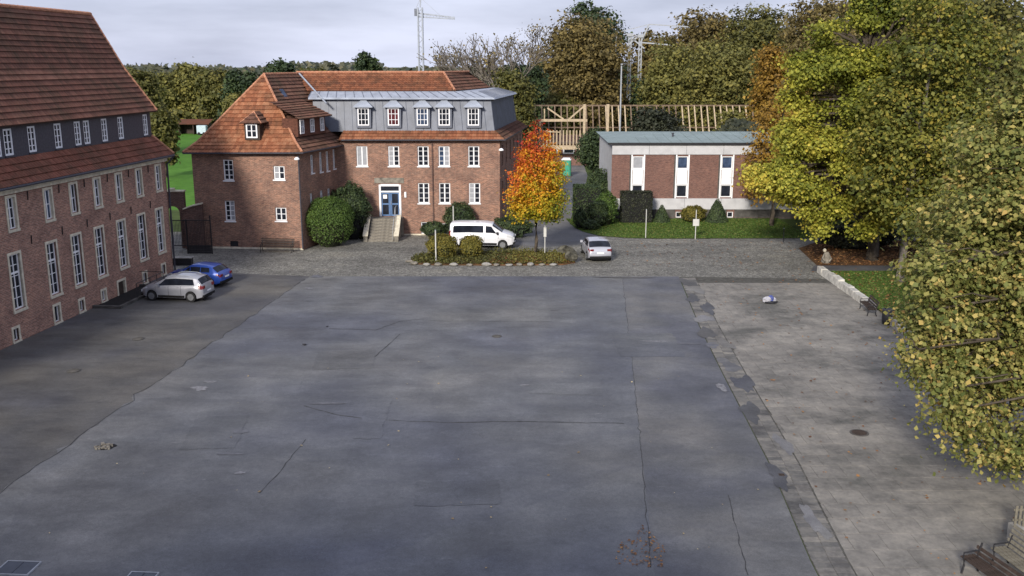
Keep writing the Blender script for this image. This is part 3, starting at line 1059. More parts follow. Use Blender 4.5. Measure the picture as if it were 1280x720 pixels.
ops = []
low = [1.40, 3.82, 6.32, 8.85, 11.25, 13.63, 16.83, 19.6, 22.1, 24.6]
upp = [1.08, 3.65, 6.12, 8.58, 11.03, 13.45, 16.6, 19.2, 21.7, 24.2]
base = [(1.42, .42, .62), (3.98, .42, .62), (8.97, .42, .62), (11.35, .42, .62), (13.75, .5, .9), (17.4, .42, .62), (22, .42, .62)]
for s in low: ops.append((LL - s - .43, LL - s + .43, 1.64, 4.46))
for s in upp: ops.append((LL - s - .32, LL - s + .32, 5.72, 7.30))
for s, w_, h_ in base: ops.append((LL - s - w_ / 2, LL - s + w_ / 2, .12, .12 + h_))
ops.append((LL - 6.9 - .4, LL - 6.9 + .4, 0.0, 0.85))
put('wall', wall_mesh(LL, -.1, 8.0, ops, MAT['brick_left']), lb, FL)
WD = 9.6
put('wall', wall_mesh(WD, -.1, 8.0, [(3.5, 4.4, 1.6, 4.4), (3.5, 4.4, 5.6, 7.2)], MAT['brick_left']), lb, frame(LW(LL, 0, 0), LW(LL, -WD, 0)))
put('wall', wall_mesh(WD, -.1, 8.0, [], MAT['brick_left']), lb, frame(LW(0, -WD, 0), LW(0, 0, 0)))
put('wall', wall_mesh(LL, -.1, 8.0, [], MAT['brick_left']), lb, frame(LW(LL, -WD, 0), LW(0, -WD, 0)))
for i, s in enumerate(low): add_window(lb, FL, LL - s, 1.64, .86, 2.82, cols=2, rows=5, fr=.07, bar=.03, midbar=.06, trans=.66, surround=True, pane='glass', depth=.10)
for i, s in enumerate(upp): add_window(lb, FL, LL - s, 5.72, .64, 1.58, cols=2, rows=3 if i % 3 == 0 else 2, fr=.06, surround=True, depth=.10, pane='glass' if i != 5 else 'glass_blue')
for s, w_, h_ in base: add_window(lb, FL, LL - s, .12, w_, h_, cols=1, rows=1, fr=.05, surround=True, depth=.10)
dmesh = MB().box(-.38, .38, 0, .05, 0, .84).box(-.3, .3, -.015, 0, .08, .36).box(-.3, .3, -.015, 0, .46, .76)
cd = put('cellar_door', dmesh.mesh('cellar_door', MAT['dark_wood']), lb, FL @ T(Vector((LL - 6.9, .1, .0))))
put('surround', MB().box(-.53, -.4, -.14, .1, 0, .98).box(.4, .53, -.14, .1, 0, .98).box(-.4, .4, -.14, .1, .852, .98).mesh('surround', MAT['stone']), cd)
# cornice, gutter, iron wall anchors
wall_box(lb, FL, 'cornice', -.1, LL + .12, 0.003, .14, 7.5, 7.72, 'stone')
wall_box(lb, FL, 'eaves_board', -.3, LL + .35, 0.003, .40, 7.73, 7.90, 'stone')
g_ = MB().tube([(-.3, -.50, 7.86), (LL + .4, -.50, 7.86)], .075, 8)
put('gutter_pipe', g_.mesh('gutter_pipe', MAT['slate']), lb, FL)
put('downpipe', MB().tube([(LL + .3, -.5, 7.8), (LL - .02, -.16, 7.3), (LL - .02, -.12, 0.05)], .06, 8).mesh('downpipe', MAT['slate']), lb, FL)
an = MB().tube([(0, -.03, 0), (0, -.05, .45)], .028, 5).mesh('wall_anchor', MAT['black'])
for s in (2.5, 5.0, 7.5, 10.0, 12.5, 15.3):
    put('wall_anchor', an, lb, FL @ T(Vector((LL - s, 0, 4.72))))
    put('wall_anchor', an, lb, FL @ T(Vector((LL - s + .1, 0, 7.0))))
# skirt roof (front + end)
BS = .6
tiled(lb, LW(-.3, .45, 7.92), LW(LL + .45, .45, 7.92), LW(LL - .3, -BS, 9.15), LW(-.3, -BS, 9.15), MAT['tile_skirt'])
tiled(lb, LW(LL + .45, .45, 7.92), LW(LL + .45, -WD - .45, 7.92), LW(LL - .3, -WD + BS, 9.15), LW(LL - .3, -BS, 9.15), MAT['tile_skirt'])
tiled(lb, LW(LL + .45, -WD - .45, 7.92), LW(-.3, -WD - .45, 7.92), LW(-.3, -WD + BS, 9.15), LW(LL - .3, -WD + BS, 9.15), MAT['tile_skirt'])
ridge_line(lb, LW(LL + .45, .45, 7.98), LW(LL - .3, -BS, 9.2), .10)
put('roof_deck', MB().box(-.2, LL - .1, .2, WD - .2, 7.95, 8.02).mesh('roof_deck', MAT['dark_wood']), lb, FL)
# slate band with windows
FB = FL @ T(Vector((0, BS, 0)))
dw = [(1.0, .62), (4.15, .66), (6.05, .66), (8.0, .66), (8.95, .66), (10.9, .7), (13.3, .7), (15.3, .72), (16.25, .72), (18.5, .7), (21, .7)]
bo = [(LL - s - w_ / 2, LL - s + w_ / 2, 9.27, 10.62) for s, w_ in dw]
put('slate_band', wall_mesh(LL - .3, 9.1, 10.9, bo, MAT['slate']), lb, FB)
for s, w_ in dw: add_window(lb, FB, LL - s, 9.27, w_, 1.35, cols=2, rows=4, fr=.10, bar=.04, depth=.03, sill='slate')
FE = frame(LW(LL - .3, -BS, 0), LW(LL - .3, -WD + BS, 0))
put('slate_band', wall_mesh(WD - 2 * BS, 9.1, 10.9, [(1.2, 1.8, 9.36, 10.5)], MAT['slate']), lb, FE)
add_window(lb, FE, 1.5, 9.36, .6, 1.14, cols=2, rows=3, fr=.08, depth=.04, sill='slate')
put('slate_band', wall_mesh(LL - .3, 9.1, 10.9, [], MAT['slate']), lb, frame(LW(LL - .3, -WD + BS, 0), LW(0, -WD + BS, 0)))
# slate courses proud of the band (vertical joints of the boards)
# upper roof, bell-cast then steep
RH, RO = 16.9, WD / 2
e0, e1 = .28, 2.15
tiled(lb, LW(-.3, -BS + .3, 10.80), LW(LL + .05, -BS + .3, 10.80), LW(LL - .35, -e1, 13.55), LW(-.3, -e1, 13.55), MAT['tile_left'])
tiled(lb, LW(-.3, -e1, 13.55), LW(LL - .35, -e1, 13.55), LW(LL - .45, -4.0, RH), LW(-.3, -4.0, RH), MAT['tile_left'])
tiled(lb, LW(LL + .05, -BS + .3, 10.80), LW(LL + .05, -WD + BS - .3, 10.80), LW(LL - .35, -WD + e1, 13.55), LW(LL - .35, -e1, 13.55), MAT['tile_left'])
tiled(lb, LW(LL - .35, -e1, 13.55), LW(LL - .35, -WD + e1, 13.55), LW(LL - .45, -WD + 4.0, RH), LW(LL - .45, -4.0, RH), MAT['tile_left'])
tiled(lb, LW(LL + .05, -WD + BS - .3, 10.80), LW(-.3, -WD + BS - .3, 10.80), LW(-.3, -WD + 4.0, RH), LW(LL - .45, -WD + 4.0, RH), MAT['tile_left'])
put('roof_deck', MB().box(-.3, LL - .45, 4.0, WD - 4.0, RH - .1, RH + .02).mesh('roof_deck', MAT['tile_dark']), lb, FL)
put('eaves_board', MB().box(-.3, LL + .02, .32, WD - .32, 10.72, 10.79).mesh('eaves_board', MAT['dark_wood']), lb, FL)
ridge_line(lb, LW(-.3, -4.0, RH + .03), LW(LL - .45, -4.0, RH + .03), .13, 'ridge')
ridge_line(lb, LW(LL + .05, -BS + .3, 10.85), LW(LL - .35, -e1, 13.6), .09, 'ridge')
ridge_line(lb, LW(LL - .35, -e1, 13.6), LW(LL - .45, -4.0, RH + .03), .09, 'ridge')
# stands for the unseen building at the viewpoint; added and sized to shade the near yard
hs = thing('unseen_wing', 'unseen brick school wing behind the viewpoint, added to shade the near asphalt courtyard', 'building', (-26, -13.0, 0), 0)
HM = WM[hs.name]
HF = frame(Vector((-6, -1.2, 0)), Vector((-46, -1.2, 0)))
put('wall', wall_mesh(40, -.1, 10.5, [(u, u + 1.2, z, z + 1.9) for u in range(3, 38, 3) for z in (1.5, 5.0, 8.0)], MAT['brick_left']), hs, HF)
for u in range(3, 38, 3):
    for z in (1.5, 5.0, 8.0): add_window(hs, HF, u + .6, z, 1.2, 1.9, cols=2, rows=4)
put('wall', MB().box(-46, -6, -14, -1.45, 0, 10.5).mesh('wall', MAT['brick_left']), hs, I4)
tiled(hs, (-5.6, -.8, 10.5), (-46.4, -.8, 10.5), (-46, -7.5, 18.6), (-6, -7.5, 18.6), MAT['tile_left'])
tiled(hs, (-46.4, -14.4, 10.5), (-5.6, -14.4, 10.5), (-6, -7.5, 18.6), (-46, -7.5, 18.6), MAT['tile_left'])
put('gable', MB().quad((-6, -14, 10.5), (-6, -1.2, 10.5), (-6, -7.5, 18.5)).quad((-46, -1.2, 10.5), (-46, -14, 10.5), (-46, -7.5, 18.5)).mesh('gable', MAT['brick_left']), hs, I4)
# cellar light well with railing
cw = thing('cellar_stairwell', 'low kerbed cellar stairwell with iron railing against the long brick wall', 'stairwell', LW(LL - 7.2, 0, 0), math.atan2(dL.y, dL.x))
Fc = WM[cw.name]
put('kerb', MB().box(-3.1, 2.6, -1.75, -1.55, 0, .16).box(-3.1, -2.9, -1.55, -.01, 0, .16).box(2.4, 2.6, -1.55, -.01, 0, .16).mesh('kerb', MAT['plinth']), cw)
put('well_shade', MB().box(-2.9, 2.4, -1.55, -.01, .013, .05).mesh('well_shade', MAT['under']), cw)  # flat black plate stands in for the shade down the stairwell
rl = MB()
for k in range(5): rl.tube([(-.9 + k * .85, -1.62, .16), (-.9 + k * .85, -1.62, 1.0)], .02, 5)
rl.tube([(-.9, -1.62, 1.0), (2.5, -1.62, 1.0), (2.5, -.05, 1.0)], .022, 5).tube([(-.9, -1.62, .55), (2.5, -1.62, .55)], .014, 5)
put('railing', rl.mesh('railing', MAT['black']), cw)

# ================================================================== WING + MAIN BUILDING
WA, WB = Vector((-24.15, 72.7, 0)), Vector((-15.91, 71.88, 0))
M0, M1 = Vector((-14.24, 78.38, 0)), Vector((-0.99, 78.38, 0))
M2 = Vector((1.0, 94.5, 0)); M3 = Vector((-21.5, 94.5, 0)); WBL = Vector((-21.4, 95.0, 0))
mbld = thing('main_building', 'two winged red brick school building with orange tiled hips, zinc mansard and blue front door', 'building', M0, 0)
FW = frame(WA, WB); FS = frame(WB, M0); FM = frame(M0, M1); FR = frame(M1, M2)
LWg = (WB - WA).length; LS = (M0 - WB).length; LM = (M1 - M0).length; LRt = (M2 - M1).length
wf = [(2.80, 5.25, .78, 1.55, 4), (6.72, 5.35, .86, 1.02, 2), (2.71, 2.15, .78, 1.55, 4), (6.69, 2.22, .86, 1.02, 2)]
ops = [(u - w_ / 2, u + w_ / 2, z, z + h_) for u, z, w_, h_, r in wf] + [(2.56, 3.2, .17, .6)]
put('wall', wall_mesh(LWg, -.1, 7.55, ops, MAT['brick_red']), mbld, FW)
for u, z, w_, h_, r in wf: add_window(mbld, FW, u, z, w_, h_, cols=2, rows=r, fr=.09, bar=.05, sill='white', depth=.10)
put('vent_grille', MB().box(2.56, 3.2, .05, .09, .17, .6).mesh('vent_grille', MAT['black']), mbld, FW)
wall_box(mbld, FW, 'plinth', -.04, LWg + .04, .003, .05, -.05, .14, 'stone')
sw = [(2.22, 5.62, .5, 1.4), (3.75, 5.55, .5, 1.55), (4.96, 5.5, .5, 1.55), (6.2, 5.55, .45, 1.55), (1.82, 3.0, .45, 1.1), (3.63, 3.1, .5, 1.0), (4.97, 3.1, .5, 1.0)]
put('wall', wall_mesh(LS + .1, -.1, 7.6, [(u - w_ / 2, u + w_ / 2, z, z + h_) for u, z, w_, h_ in sw], MAT['brick_red']), mbld, FS)
for u, z, w_, h_ in sw: add_window(mbld, FS, u, z, w_, h_, cols=2, rows=3, fr=.07, depth=.08, sill='white')
mu = [2.05, 4.63, 7.02, 8.72, 11.13]
ml = [7.0, 8.72, 11.17]
ops = [(u - .45, u + .45, 5.7, 7.32) for u in mu] + [(u - .46, u + .46, 2.66, 4.33) for u in ml] + [(3.40, 5.08, 1.58, 4.2), (6.72, 7.42, .1, 1.1), (8.3, 9.0, .1, 1.0)]
put('wall', wall_mesh(LM, -.1, 7.9, ops, MAT['brick_red']), mbld, FM)
for i, u in enumerate(mu):
    add_window(mbld, FM, u, 5.7, .90, 1.62, cols=2, rows=1 if i == 0 else 4, fr=.085, bar=.03, midbar=.1, sill='white', pane='curtain' if i == 0 else ('glass_blue' if i == 3 else 'glass'), depth=.10)
def curtain(F, u, z, w_, h_, side, dep=.135):
    m = MB()
    x0 = -w_ / 2 + .09 if side < 0 else .03
    n_ = 7; wd_ = w_ / 2 - .14
    for k in range(n_):
        m.quad((x0 + wd_ * k / n_, -.012 * (k % 2), .1), (x0 + wd_ * (k + 1) / n_, -.012 * ((k + 1) % 2), .1), (x0 + wd_ * (k + 1) / n_, -.012 * ((k + 1) % 2), h_ - .1), (x0 + wd_ * k / n_, -.012 * (k % 2), h_ - .1))
    put('curtain', m.mesh('curtain', MAT['curtain']), mbld, F @ T(Vector((u, dep, z))))


curtain(FM, 4.63, 5.7, .9, 1.62, -1)
curtain(FM, 8.72, 5.7, .9, 1.62, 1)
curtain(FM, 11.17, 2.66, .92, 1.67, -1)
curtain(FW, 2.71, 2.15, .78, 1.55, 1)
curtain(FW, 6.72, 5.35, .86, 1.02, -1)
for u in ml: add_window(mbld, FM, u, 2.66, .92, 1.67, cols=2, rows=4, fr=.085, bar=.03, midbar=.1, sill='white', depth=.10)
for u, w_, h_ in ((7.07, .7, 1.0), (8.65, .7, .9)): add_window(mbld, FM, u, .1, w_, h_, cols=1, rows=2, fr=.08, depth=.10)
wall_box(mbld, FM, 'plinth', 5.2, LM + .03, .003, .05, -.05, .12, 'stone')
# front door
dr = put('door', MB().box(-.84, .84, 0, .06, 0, 2.62).mesh('door', MAT['door_blue']), mbld, FM @ T(Vector((4.24, .12, 1.58))))
put('door_frame', MB().box(-.90, -.74, -.16, -.001, 0, 2.62).box(.74, .90, -.16, -.001, 0, 2.62).box(-.74, .74, -.16, -.001, 2.48, 2.66).box(-.74, .74, -.13, -.001, 1.98, 2.1).mesh('door_frame', MAT['white']), dr)
put('fanlight', MB().box(-.72, .72, -.05, -.002, 2.11, 2.47).mesh('fanlight', MAT['glass']), dr)
lf = MB().box(-.04, .04, -.07, -.002, .02, 1.97)
for sx in (-1, 1):
    x0, x1 = (.06, .72) if sx > 0 else (-.72, -.06)
    lf.box(x0, x0 + .08, -.05, -.002, .02, 1.97).box(x1 - .08, x1, -.05, -.002, .02, 1.97)
    for z in (.02, .95, 1.85): lf.box(x0 + .08, x1 - .08, -.05, -.002, z, z + .12)
put('door_leaf', lf.mesh('door_leaf', MAT['door_blue']), dr)
dark_pan = MAT['glass_blue']
pn = MB()
for x0, x1 in ((-.63, -.15), (.15, .63)):
    pn.box(x0, x1, -.03, -.001, .15, .94).box(x0, x1, -.03, -.001, 1.08, 1.84)
put('door_glass', pn.mesh('door_glass', MAT['glass']), dr)
put('notice', MB().box(-.58, -.26, -.04, -.032, 1.45, 1.78).mesh('notice', MAT['white']), dr)
put('door_handle', MB().tube([(.07, -.1, .95), (.07, -.1, 1.3)], .018, 6).mesh('door_handle', MAT['steel']), dr)
wall_box(mbld, FM, 'lintel', 3.0, 5.4, .003, .07, 4.32, 4.75, 'stone_dark')
wall_box(mbld, FM, 'letter_box', 5.42, 5.58, .003, .10, 3.15, 3.6, 'white')
wall_box(mbld, FM, 'downpipe', 7.72, 7.81, .02, .12, .1, 7.8, 'brick_wall')
# steps
st = thing('entrance_steps', 'stone entrance steps with pale side walls below the blue door', 'steps', FM @ Vector((3.75, 0, 0)), 0)
NS = 8
tread = MB().box(-1.0, 1.0, -.26, .0, -.20, .0).mesh('step', MAT['stone_dark'])
for k in range(NS):
    z = 1.55 * (k + 1) / NS
    y = -(NS - k - 1) * .27 - .9
    put('step', tread, st, WM[st.name] @ T(Vector((.05, y, z))) @ Matrix.Scale(1.0, 4))
put('landing', MB().box(-1.35, 1.55, -.9, -.001, 0, 1.553).mesh('landing', MAT['stone_dark']), st)
fill = MB()
for k in range(NS):
    z = 1.55 * (k + 1) / NS; y = -(NS - k - 1) * .27 - .9
    fill.box(-.94, 1.04, y - .255, y + .001, 0, z - .201 if z > .21 else 0.001)
put('stair_core', fill.mesh('stair_core', MAT['plinth']), st)
for sx in (-1.18, 1.28):
    pb = MB()
    y1, y0 = -.9, -.9 - NS * .27 - .05
    x0, x1 = sx - .16, sx + .16
    pts = [(y0, 0), (y1, 0), (y1, 1.75), (y1 - .25, 1.75), (y0, .45)]
    b = len(pb.v)
    pb.v += [(x0, p[0], p[1]) for p in pts] + [(x1, p[0], p[1]) for p in pts]
    n = len(pts)
    pb.f += [tuple(range(n)), tuple(reversed(range(n, 2 * n)))] + [(i, i + n, (i + 1) % n + n, (i + 1) % n) for i in range(n)]
    sw_ = put('side_wall', pb.mesh('side_wall', MAT['stone_dark']), st)
    put('coping', MB().beam((sx, y0 - .02, .47), (sx, y1 - .25, 1.79), .4, .08).box(sx - .2, sx + .2, y1 - .25, y1, 1.752, 1.84).mesh('coping', MAT['stone']), sw_)
put('handrail', MB().tube([(1.0, -3.0, .95), (1.0, -1.0, 2.45), (1.0, -.2, 2.5)], .025, 6).tube([(1.0, -3.0, .1), (1.0, -3.0, .95)], .02, 6).tube([(1.0, -1.0, 1.5), (1.0, -1.0, 2.45)], .02, 6).mesh('handrail', MAT['steel']), st)
# right flank
rw = [1.6, 4.2, 6.8, 9.4, 12.0, 14.4]
ops = [(u - .42, u + .42, 5.6, 7.3) for u in rw] + [(u - .42, u + .42, 2.6, 4.3) for u in rw]
put('wall', wall_mesh(LRt, -.1, 7.9, ops, MAT['brick_red']), mbld, FR)
for u in rw:
    add_window(mbld, FR, u, 5.6, .84, 1.7, cols=2, rows=4, fr=.08, depth=.12)
    add_window(mbld, FR, u, 2.6, .84, 1.7, cols=2, rows=4, fr=.08, depth=.12)
BK = frame(M2, Vector((-22.3, 94.5, 0)))
put('wall', wall_mesh((M2 - Vector((-22.3, 94.5, 0))).length, -.1, 7.9, [], MAT['brick_red']), mbld, BK)
WLb = Vector((-22.3, 94.5, 0))
put('wall', wall_mesh((WLb - WA).length, -.1, 7.55, [(4, 4.8, 5.2, 6.7), (9, 9.8, 5.2, 6.7)], MAT['brick_red']), mbld, frame(WLb, WA))
# wing roof: hip towards the camera, bell-cast eaves
u1 = (WB - WA).normalized(); inn = Vector((-u1.y, u1.x, 0))
sdir = (M0 - WB).normalized()


def WP(u, out, z): return FW @ Vector((u, -out, z))


eL, eR = WP(-.45, .45, 7.32), WP(LWg + .45, .45, 7.42)
kL, kR = WP(.35, -.5, 8.05), WP(LWg - .35, -.5, 8.12)
apx = WP(4.40, -4.4, 13.0)
eR2 = M0 + Vector((.30, .6, 7.42)); eR2 = eR + sdir * ((M0 - WB).length + 1.0)
kR2 = kR + sdir * 6.9
# front slope
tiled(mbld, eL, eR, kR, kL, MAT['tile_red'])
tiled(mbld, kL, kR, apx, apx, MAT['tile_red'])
# right slope, up to the ridge
rg2 = apx + sdir * 9.0
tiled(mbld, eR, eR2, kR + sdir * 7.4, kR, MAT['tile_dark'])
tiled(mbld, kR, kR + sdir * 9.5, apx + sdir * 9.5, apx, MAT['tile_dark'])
# left slope
bl_ = sdir * 21.5
tiled(mbld, eL + bl_, eL, kL, kL + bl_, MAT['tile_red'])
tiled(mbld, kL + bl_, kL, apx, apx + bl_, MAT['tile_red'])
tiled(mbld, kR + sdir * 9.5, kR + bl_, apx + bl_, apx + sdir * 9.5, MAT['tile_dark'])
ridge_line(mbld, eL + Vector((0, 0, .05)), kL + Vector((0, 0, .05)), .10)
ridge_line(mbld, kL + Vector((0, 0, .05)), apx + Vector((0, 0, .03)), .10)
ridge_line(mbld, eR + Vector((0, 0, .05)), kR + Vector((0, 0, .05)), .10)
ridge_line(mbld, kR + Vector((0, 0, .05)), apx + Vector((0, 0, .03)), .10)
ridge_line(mbld, apx + Vector((0, 0, .03)), apx + bl_ + Vector((0, 0, .03)), .11, 'ridge')
sof = MB()
sof.quad(eL, eR, WP(LWg, 0, 7.30), WP(0, 0, 7.22)).quad(eR, eR2, M0 + Vector((0, 0, 7.4)), WB + Vector((0, 0, 7.30)))
put('soffit', sof.mesh('soffit', MAT['dark_wood']), mbld, I4)
gt = MB().tube([eL + Vector((0, -.05, -.03)), eR + Vector((.05, -.05, -.03)), eR2 + Vector((.05, 0, -.03))], .06, 7)
put('gutter_pipe', gt.mesh('gutter_pipe', MAT['slate']), mbld, I4)
put('downpipe', MB().tube([(LWg + .02, -.12, 7.2), (LWg + .02, -.1, .1)], .055, 7).mesh('downpipe', MAT['slate']), mbld, FW)
gE = MB()
gE.quad(apx + bl_, kL + bl_, kR + bl_).quad(kL + bl_, WLb + Vector((0, 0, 7.3)), kR + bl_)
put('gable', gE.mesh('gable', MAT['brick_red']), mbld, I4)
put('roof_window', MB().box(-.25, .25, -.02, .06, -.35, .35).mesh('roof_window', MAT['glass_blue']), mbld,
    T(kR.lerp(apx, .70) + sdir * 1.6 + (kR.lerp(apx, .70) - apx) * 0 + Vector((.06, 0, .06))) @ Matrix.Rotation(math.atan2(sdir.y, sdir.x), 4, 'Z') @ Matrix.Rotation(R(-35), 4, 'X'))


def small_dormer(parent, F, u, z0, wd, ht, face_out, back, roof_mat, label=None):
    """gabled/hipped window dormer in a wall frame: cheeks, window, little tiled hip"""
    h = wd / 2 + .16
    d = put('dormer', MB().box(-h, h, .02, back, -.15, ht + .12).mesh('dormer', MAT['dark_wood']), parent, F @ T(Vector((u, -face_out, z0))))
    me, pm = win_mesh(wd, ht, cols=2, rows=2, fr=.10)
    wo_ = put('window', me, d, WM[d.name] @ T(Vector((0, -.07, 0))))
    put('pane', pm.mesh('pane', MAT['glass']), d, WM[d.name] @ T(Vector((0, -.07, 0))))
    D = WM[d.name]
    a, b, c_ = D @ Vector((-h - .22, -.25, ht + .05)), D @ Vector((h + .22, -.25, ht + .05)), D @ Vector((0, .65, ht + .85))
    bb = D @ Vector((0, back + .7, ht + .85))
    return d, D, a, b, c_, bb, h


d, D, a, b, c_, bb, h = small_dormer(mbld, FW, 4.67, 8.4, .86, 1.05, -.40, 2.0, None)
tiled(mbld, a, b, c_, c_, MAT['tile_dark'], name='dormer_tiles')
tiled(mbld, b, D @ Vector((h + .22, 2.2, 1.10)), bb, c_, MAT['tile_dark'], name='dormer_tiles')
tiled(mbld, D @ Vector((-h - .22, 2.2, 1.10)), a, c_, bb, MAT['tile_dark'], name='dormer_tiles')
ridge_line(mbld, a, c_, .07); ridge_line(mbld, b, c_, .07)
# long dormer on the right slope
FDL = FS @ T(Vector((0, .42, 0)))
box_ = MB().box(1.0, 5.75, .02, 1.3, 8.45, 9.8)
ld = put('long_dormer', box_.mesh('long_dormer', MAT['ridge_dark']), mbld, FDL)
for u in (1.6, 3.35, 5.1):
    me, pm = win_mesh(.62, 1.05, cols=2, rows=2, fr=.09)
    put('window', me, ld, FDL @ T(Vector((u, -.06, 8.65)))); put('pane', pm.mesh('pane', MAT['glass']), ld, FDL @ T(Vector((u, -.06, 8.65))))
tiled(mbld, FDL @ Vector((.45, -.35, 9.78)), FDL @ Vector((6.25, -.35, 9.78)), FDL @ Vector((6.25, 2.3, 11.0)), FDL @ Vector((.95, 2.3, 11.0)), MAT['tile_dark'], name='dormer_tiles')

# main roof --------------------------------------------------
r7 = (M2 - M1).normalized()


def MP(u, out, z): return FM @ Vector((u, -out, z))


def RP(u, out, z): return FR @ Vector((u, -out, z))


# corner helper: offset inwards from the M1 corner
def corner(off, z): return M1 + Vector((-off * 1.0 + off * r7.x * 1.0, off, z))


cA, cB = corner(-.45, 7.86), corner(.45, 8.52)
tiled(mbld, MP(.30, .45, 7.86), cA, cB, MP(.55, -.45, 8.52), MAT['tile_red'])
tiled(mbld, cA, cA + r7 * (LRt + .9), cB + r7 * (LRt - .9), cB, MAT['tile_dark'])
put('soffit', MB().quad(MP(.3, .45, 7.82), cA - Vector((0, 0, .04)), M1 + Vector((0, 0, 7.78)), MP(0, 0, 7.78)).quad(cA - Vector((0, 0, .04)), cA + r7 * (LRt + .9) - Vector((0, 0, .04)), M2 + Vector((0, 0, 7.78)), M1 + Vector((0, 0, 7.78))).mesh('soffit', MAT['dark_wood']), mbld, I4)
put('gutter_pipe', MB().tube([MP(.5, .5, 7.84), cA + Vector((.04, -.05, -.02)), cA + r7 * (LRt + .9)], .06, 7).mesh('gutter_pipe', MAT['slate']), mbld, I4)
# zinc storey
zb = MB()
q0, q1, q2 = MP(-1.9, -.5, 8.45), corner(.5, 8.45), corner(.5, 8.45) + r7 * (LRt - 1)
t0, t1, t2 = MP(-1.9, -.85, 11.05), corner(.85, 11.05), corner(.85, 11.05) + r7 * (LRt - 1.6)
zb.quad(q0, q1, t1, t0).quad(q1, q2, t2, t1)
q3, t3 = Vector((-18, 93.6, 8.45)), Vector((-18, 93.2, 11.05))
zb.quad(q2, q3, t3, t2).quad(q3, q0, t0, t3)
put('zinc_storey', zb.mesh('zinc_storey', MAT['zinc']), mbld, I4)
seam = MB()
n = int((q1 - q0).length / .62)
for k in range(1, n):
    seam.beam(q0.lerp(q1, k / n) + Vector((0, -.012, 0)), t0.lerp(t1, k / n) + Vector((0, -.012, 0)), .03, .03)
n = int((q2 - q1).length / .62)
for k in range(0, n):
    seam.beam(q1.lerp(q2, k / n) + Vector((.012, 0, 0)), t1.lerp(t2, k / n) + Vector((.012, 0, 0)), .03, .03)
stuff(put('standing_seams', seam.mesh('standing_seams', MAT['zinc']), mbld, I4))
# zinc cornice and shallow roof
z0a, z0b, z0c = MP(-2.2, -.45, 11.02), corner(.45, 11.02), corner(.45, 11.02) + r7 * (LRt - 1)
z1a, z1b, z1c = MP(-2.2, -.55, 11.16), corner(.55, 11.16), corner(.55, 11.16) + r7 * (LRt - 1.2)
z2a, z2b, z2c = MP(-2.2, -2.0, 11.62), corner(2.0, 11.62), corner(2.0, 11.62) + r7 * (LRt - 4)
co = MB().quad(z0a, z0b, z1b, z1a).quad(z0b, z0c, z1c, z1b).quad(z1a, z1b, z2b, z2a).quad(z1b, z1c, z2c, z2b).quad(z0a, z0b, corner(1, 11.0), MP(-2.2, -1, 11.0)).quad(z0b, z0c, corner(1, 11.0) + r7 * (LRt - 2), corner(1, 11.0))
co.quad(z1c, z2c, Vector((-16, 92, 11.62)), Vector((-16, 94, 11.1)))
# flat zinc deck up to the tiles on the right
dk = z2b.copy()
co.quad(z2a, z2b, z2c, Vector((-16, 92, 11.63)))
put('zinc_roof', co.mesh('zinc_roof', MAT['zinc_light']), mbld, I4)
seam = MB()
n = 20
for k in range(n + 1): seam.beam(z1a.lerp(z1b, k / n) + Vector((0, 0, .015)), z2a.lerp(z2b, k / n) + Vector((0, 0, .015)), .04, .04)
for k in range(1, 20): seam.beam(z1b.lerp(z1c, k / 20) + Vector((0, 0, .015)), z2b.lerp(z2c, k / 20) + Vector((0, 0, .015)), .04, .04)
stuff(put('standing_seams', seam.mesh('standing_seams', MAT['zinc']), mbld, I4))
# tiled top
b0, b1 = MP(-2.6, -2.1, 11.66), MP(9.55, -2.1, 11.66)
b2 = MP(12.2, -13.5, 11.66)
g0, g1, g2 = MP(-4.0, -4.9, 13.1), MP(8.45, -4.9, 13.1), MP(10.3, -11.5, 13.1)
tiled(mbld, b0, b1, g1, g0, MAT['tile_red'])
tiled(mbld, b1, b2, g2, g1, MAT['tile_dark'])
tp = MB().quad(g0, g1, g2, MP(-4, -11.5, 13.1)).quad(g2, b2, MP(-4, -13.5, 11.66), MP(-4, -11.5, 13.1))
put('roof_deck', tp.mesh('roof_deck', MAT['tile_dark']), mbld, I4)
ridge_line(mbld, b1 + Vector((0, 0, .05)), g1 + Vector((0, 0, .04)), .10)
ridge_line(mbld, g0 + Vector((0, 0, .03)), g1 + Vector((0, 0, .03)), .10)
ridge_line(mbld, g1 + Vector((0, 0, .03)), g2 + Vector((0, 0, .03)), .09)
ridge_line(mbld, kR + sdir * 5.6 + Vector((0, .2, 2.6)), apx + sdir * 5.6 + Vector((.2, 0, .02)), .07, 'zinc_light', 'valley_flashing')
# five zinc dormers
for i, u in enumerate([2.23, 4.66, 7.0, 8.76, 11.12]):
    Fd = FM @ T(Vector((u, .32, 8.95)))
    dd = put('dormer', MB().box(-.60, .60, .02, .7, -.18, 1.62).mesh('dormer', MAT['zinc']), mbld, Fd)
    me, pm = win_mesh(.92, 1.4, cols=3, rows=3, fr=.09, bar=.04, midbar=.09)
    put('window', me, dd, Fd @ T(Vector((0, -.06, 0))))
    put('pane', pm.mesh('pane', m_glass('glass_red', (0.06, 0.015, 0.018)) if i == 1 else MAT['glass_blue' if i == 2 else 'glass']), dd, Fd @ T(Vector((0, -.06, 0))))
    r_ = MB()
    A_, B_, C_, D_ = Vector((-.78, -.28, 1.5)), Vector((.78, -.28, 1.5)), Vector((.78, .85, 1.5)), Vector((-.78, .85, 1.5))
    E_, F_ = Vector((-.22, .3, 2.0)), Vector((.22, .3, 2.0))
    r_.quad(A_, B_, F_, E_).quad(B_, C_, F_).quad(C_, D_, E_, F_).quad(D_, A_, E_).quad(D_, C_, B_, A_)
    r_.box(-.78, .78, -.285, .85, 1.44, 1.499)
    put('dormer_roof', r_.mesh('dormer_roof', MAT['zinc_light']), dd)


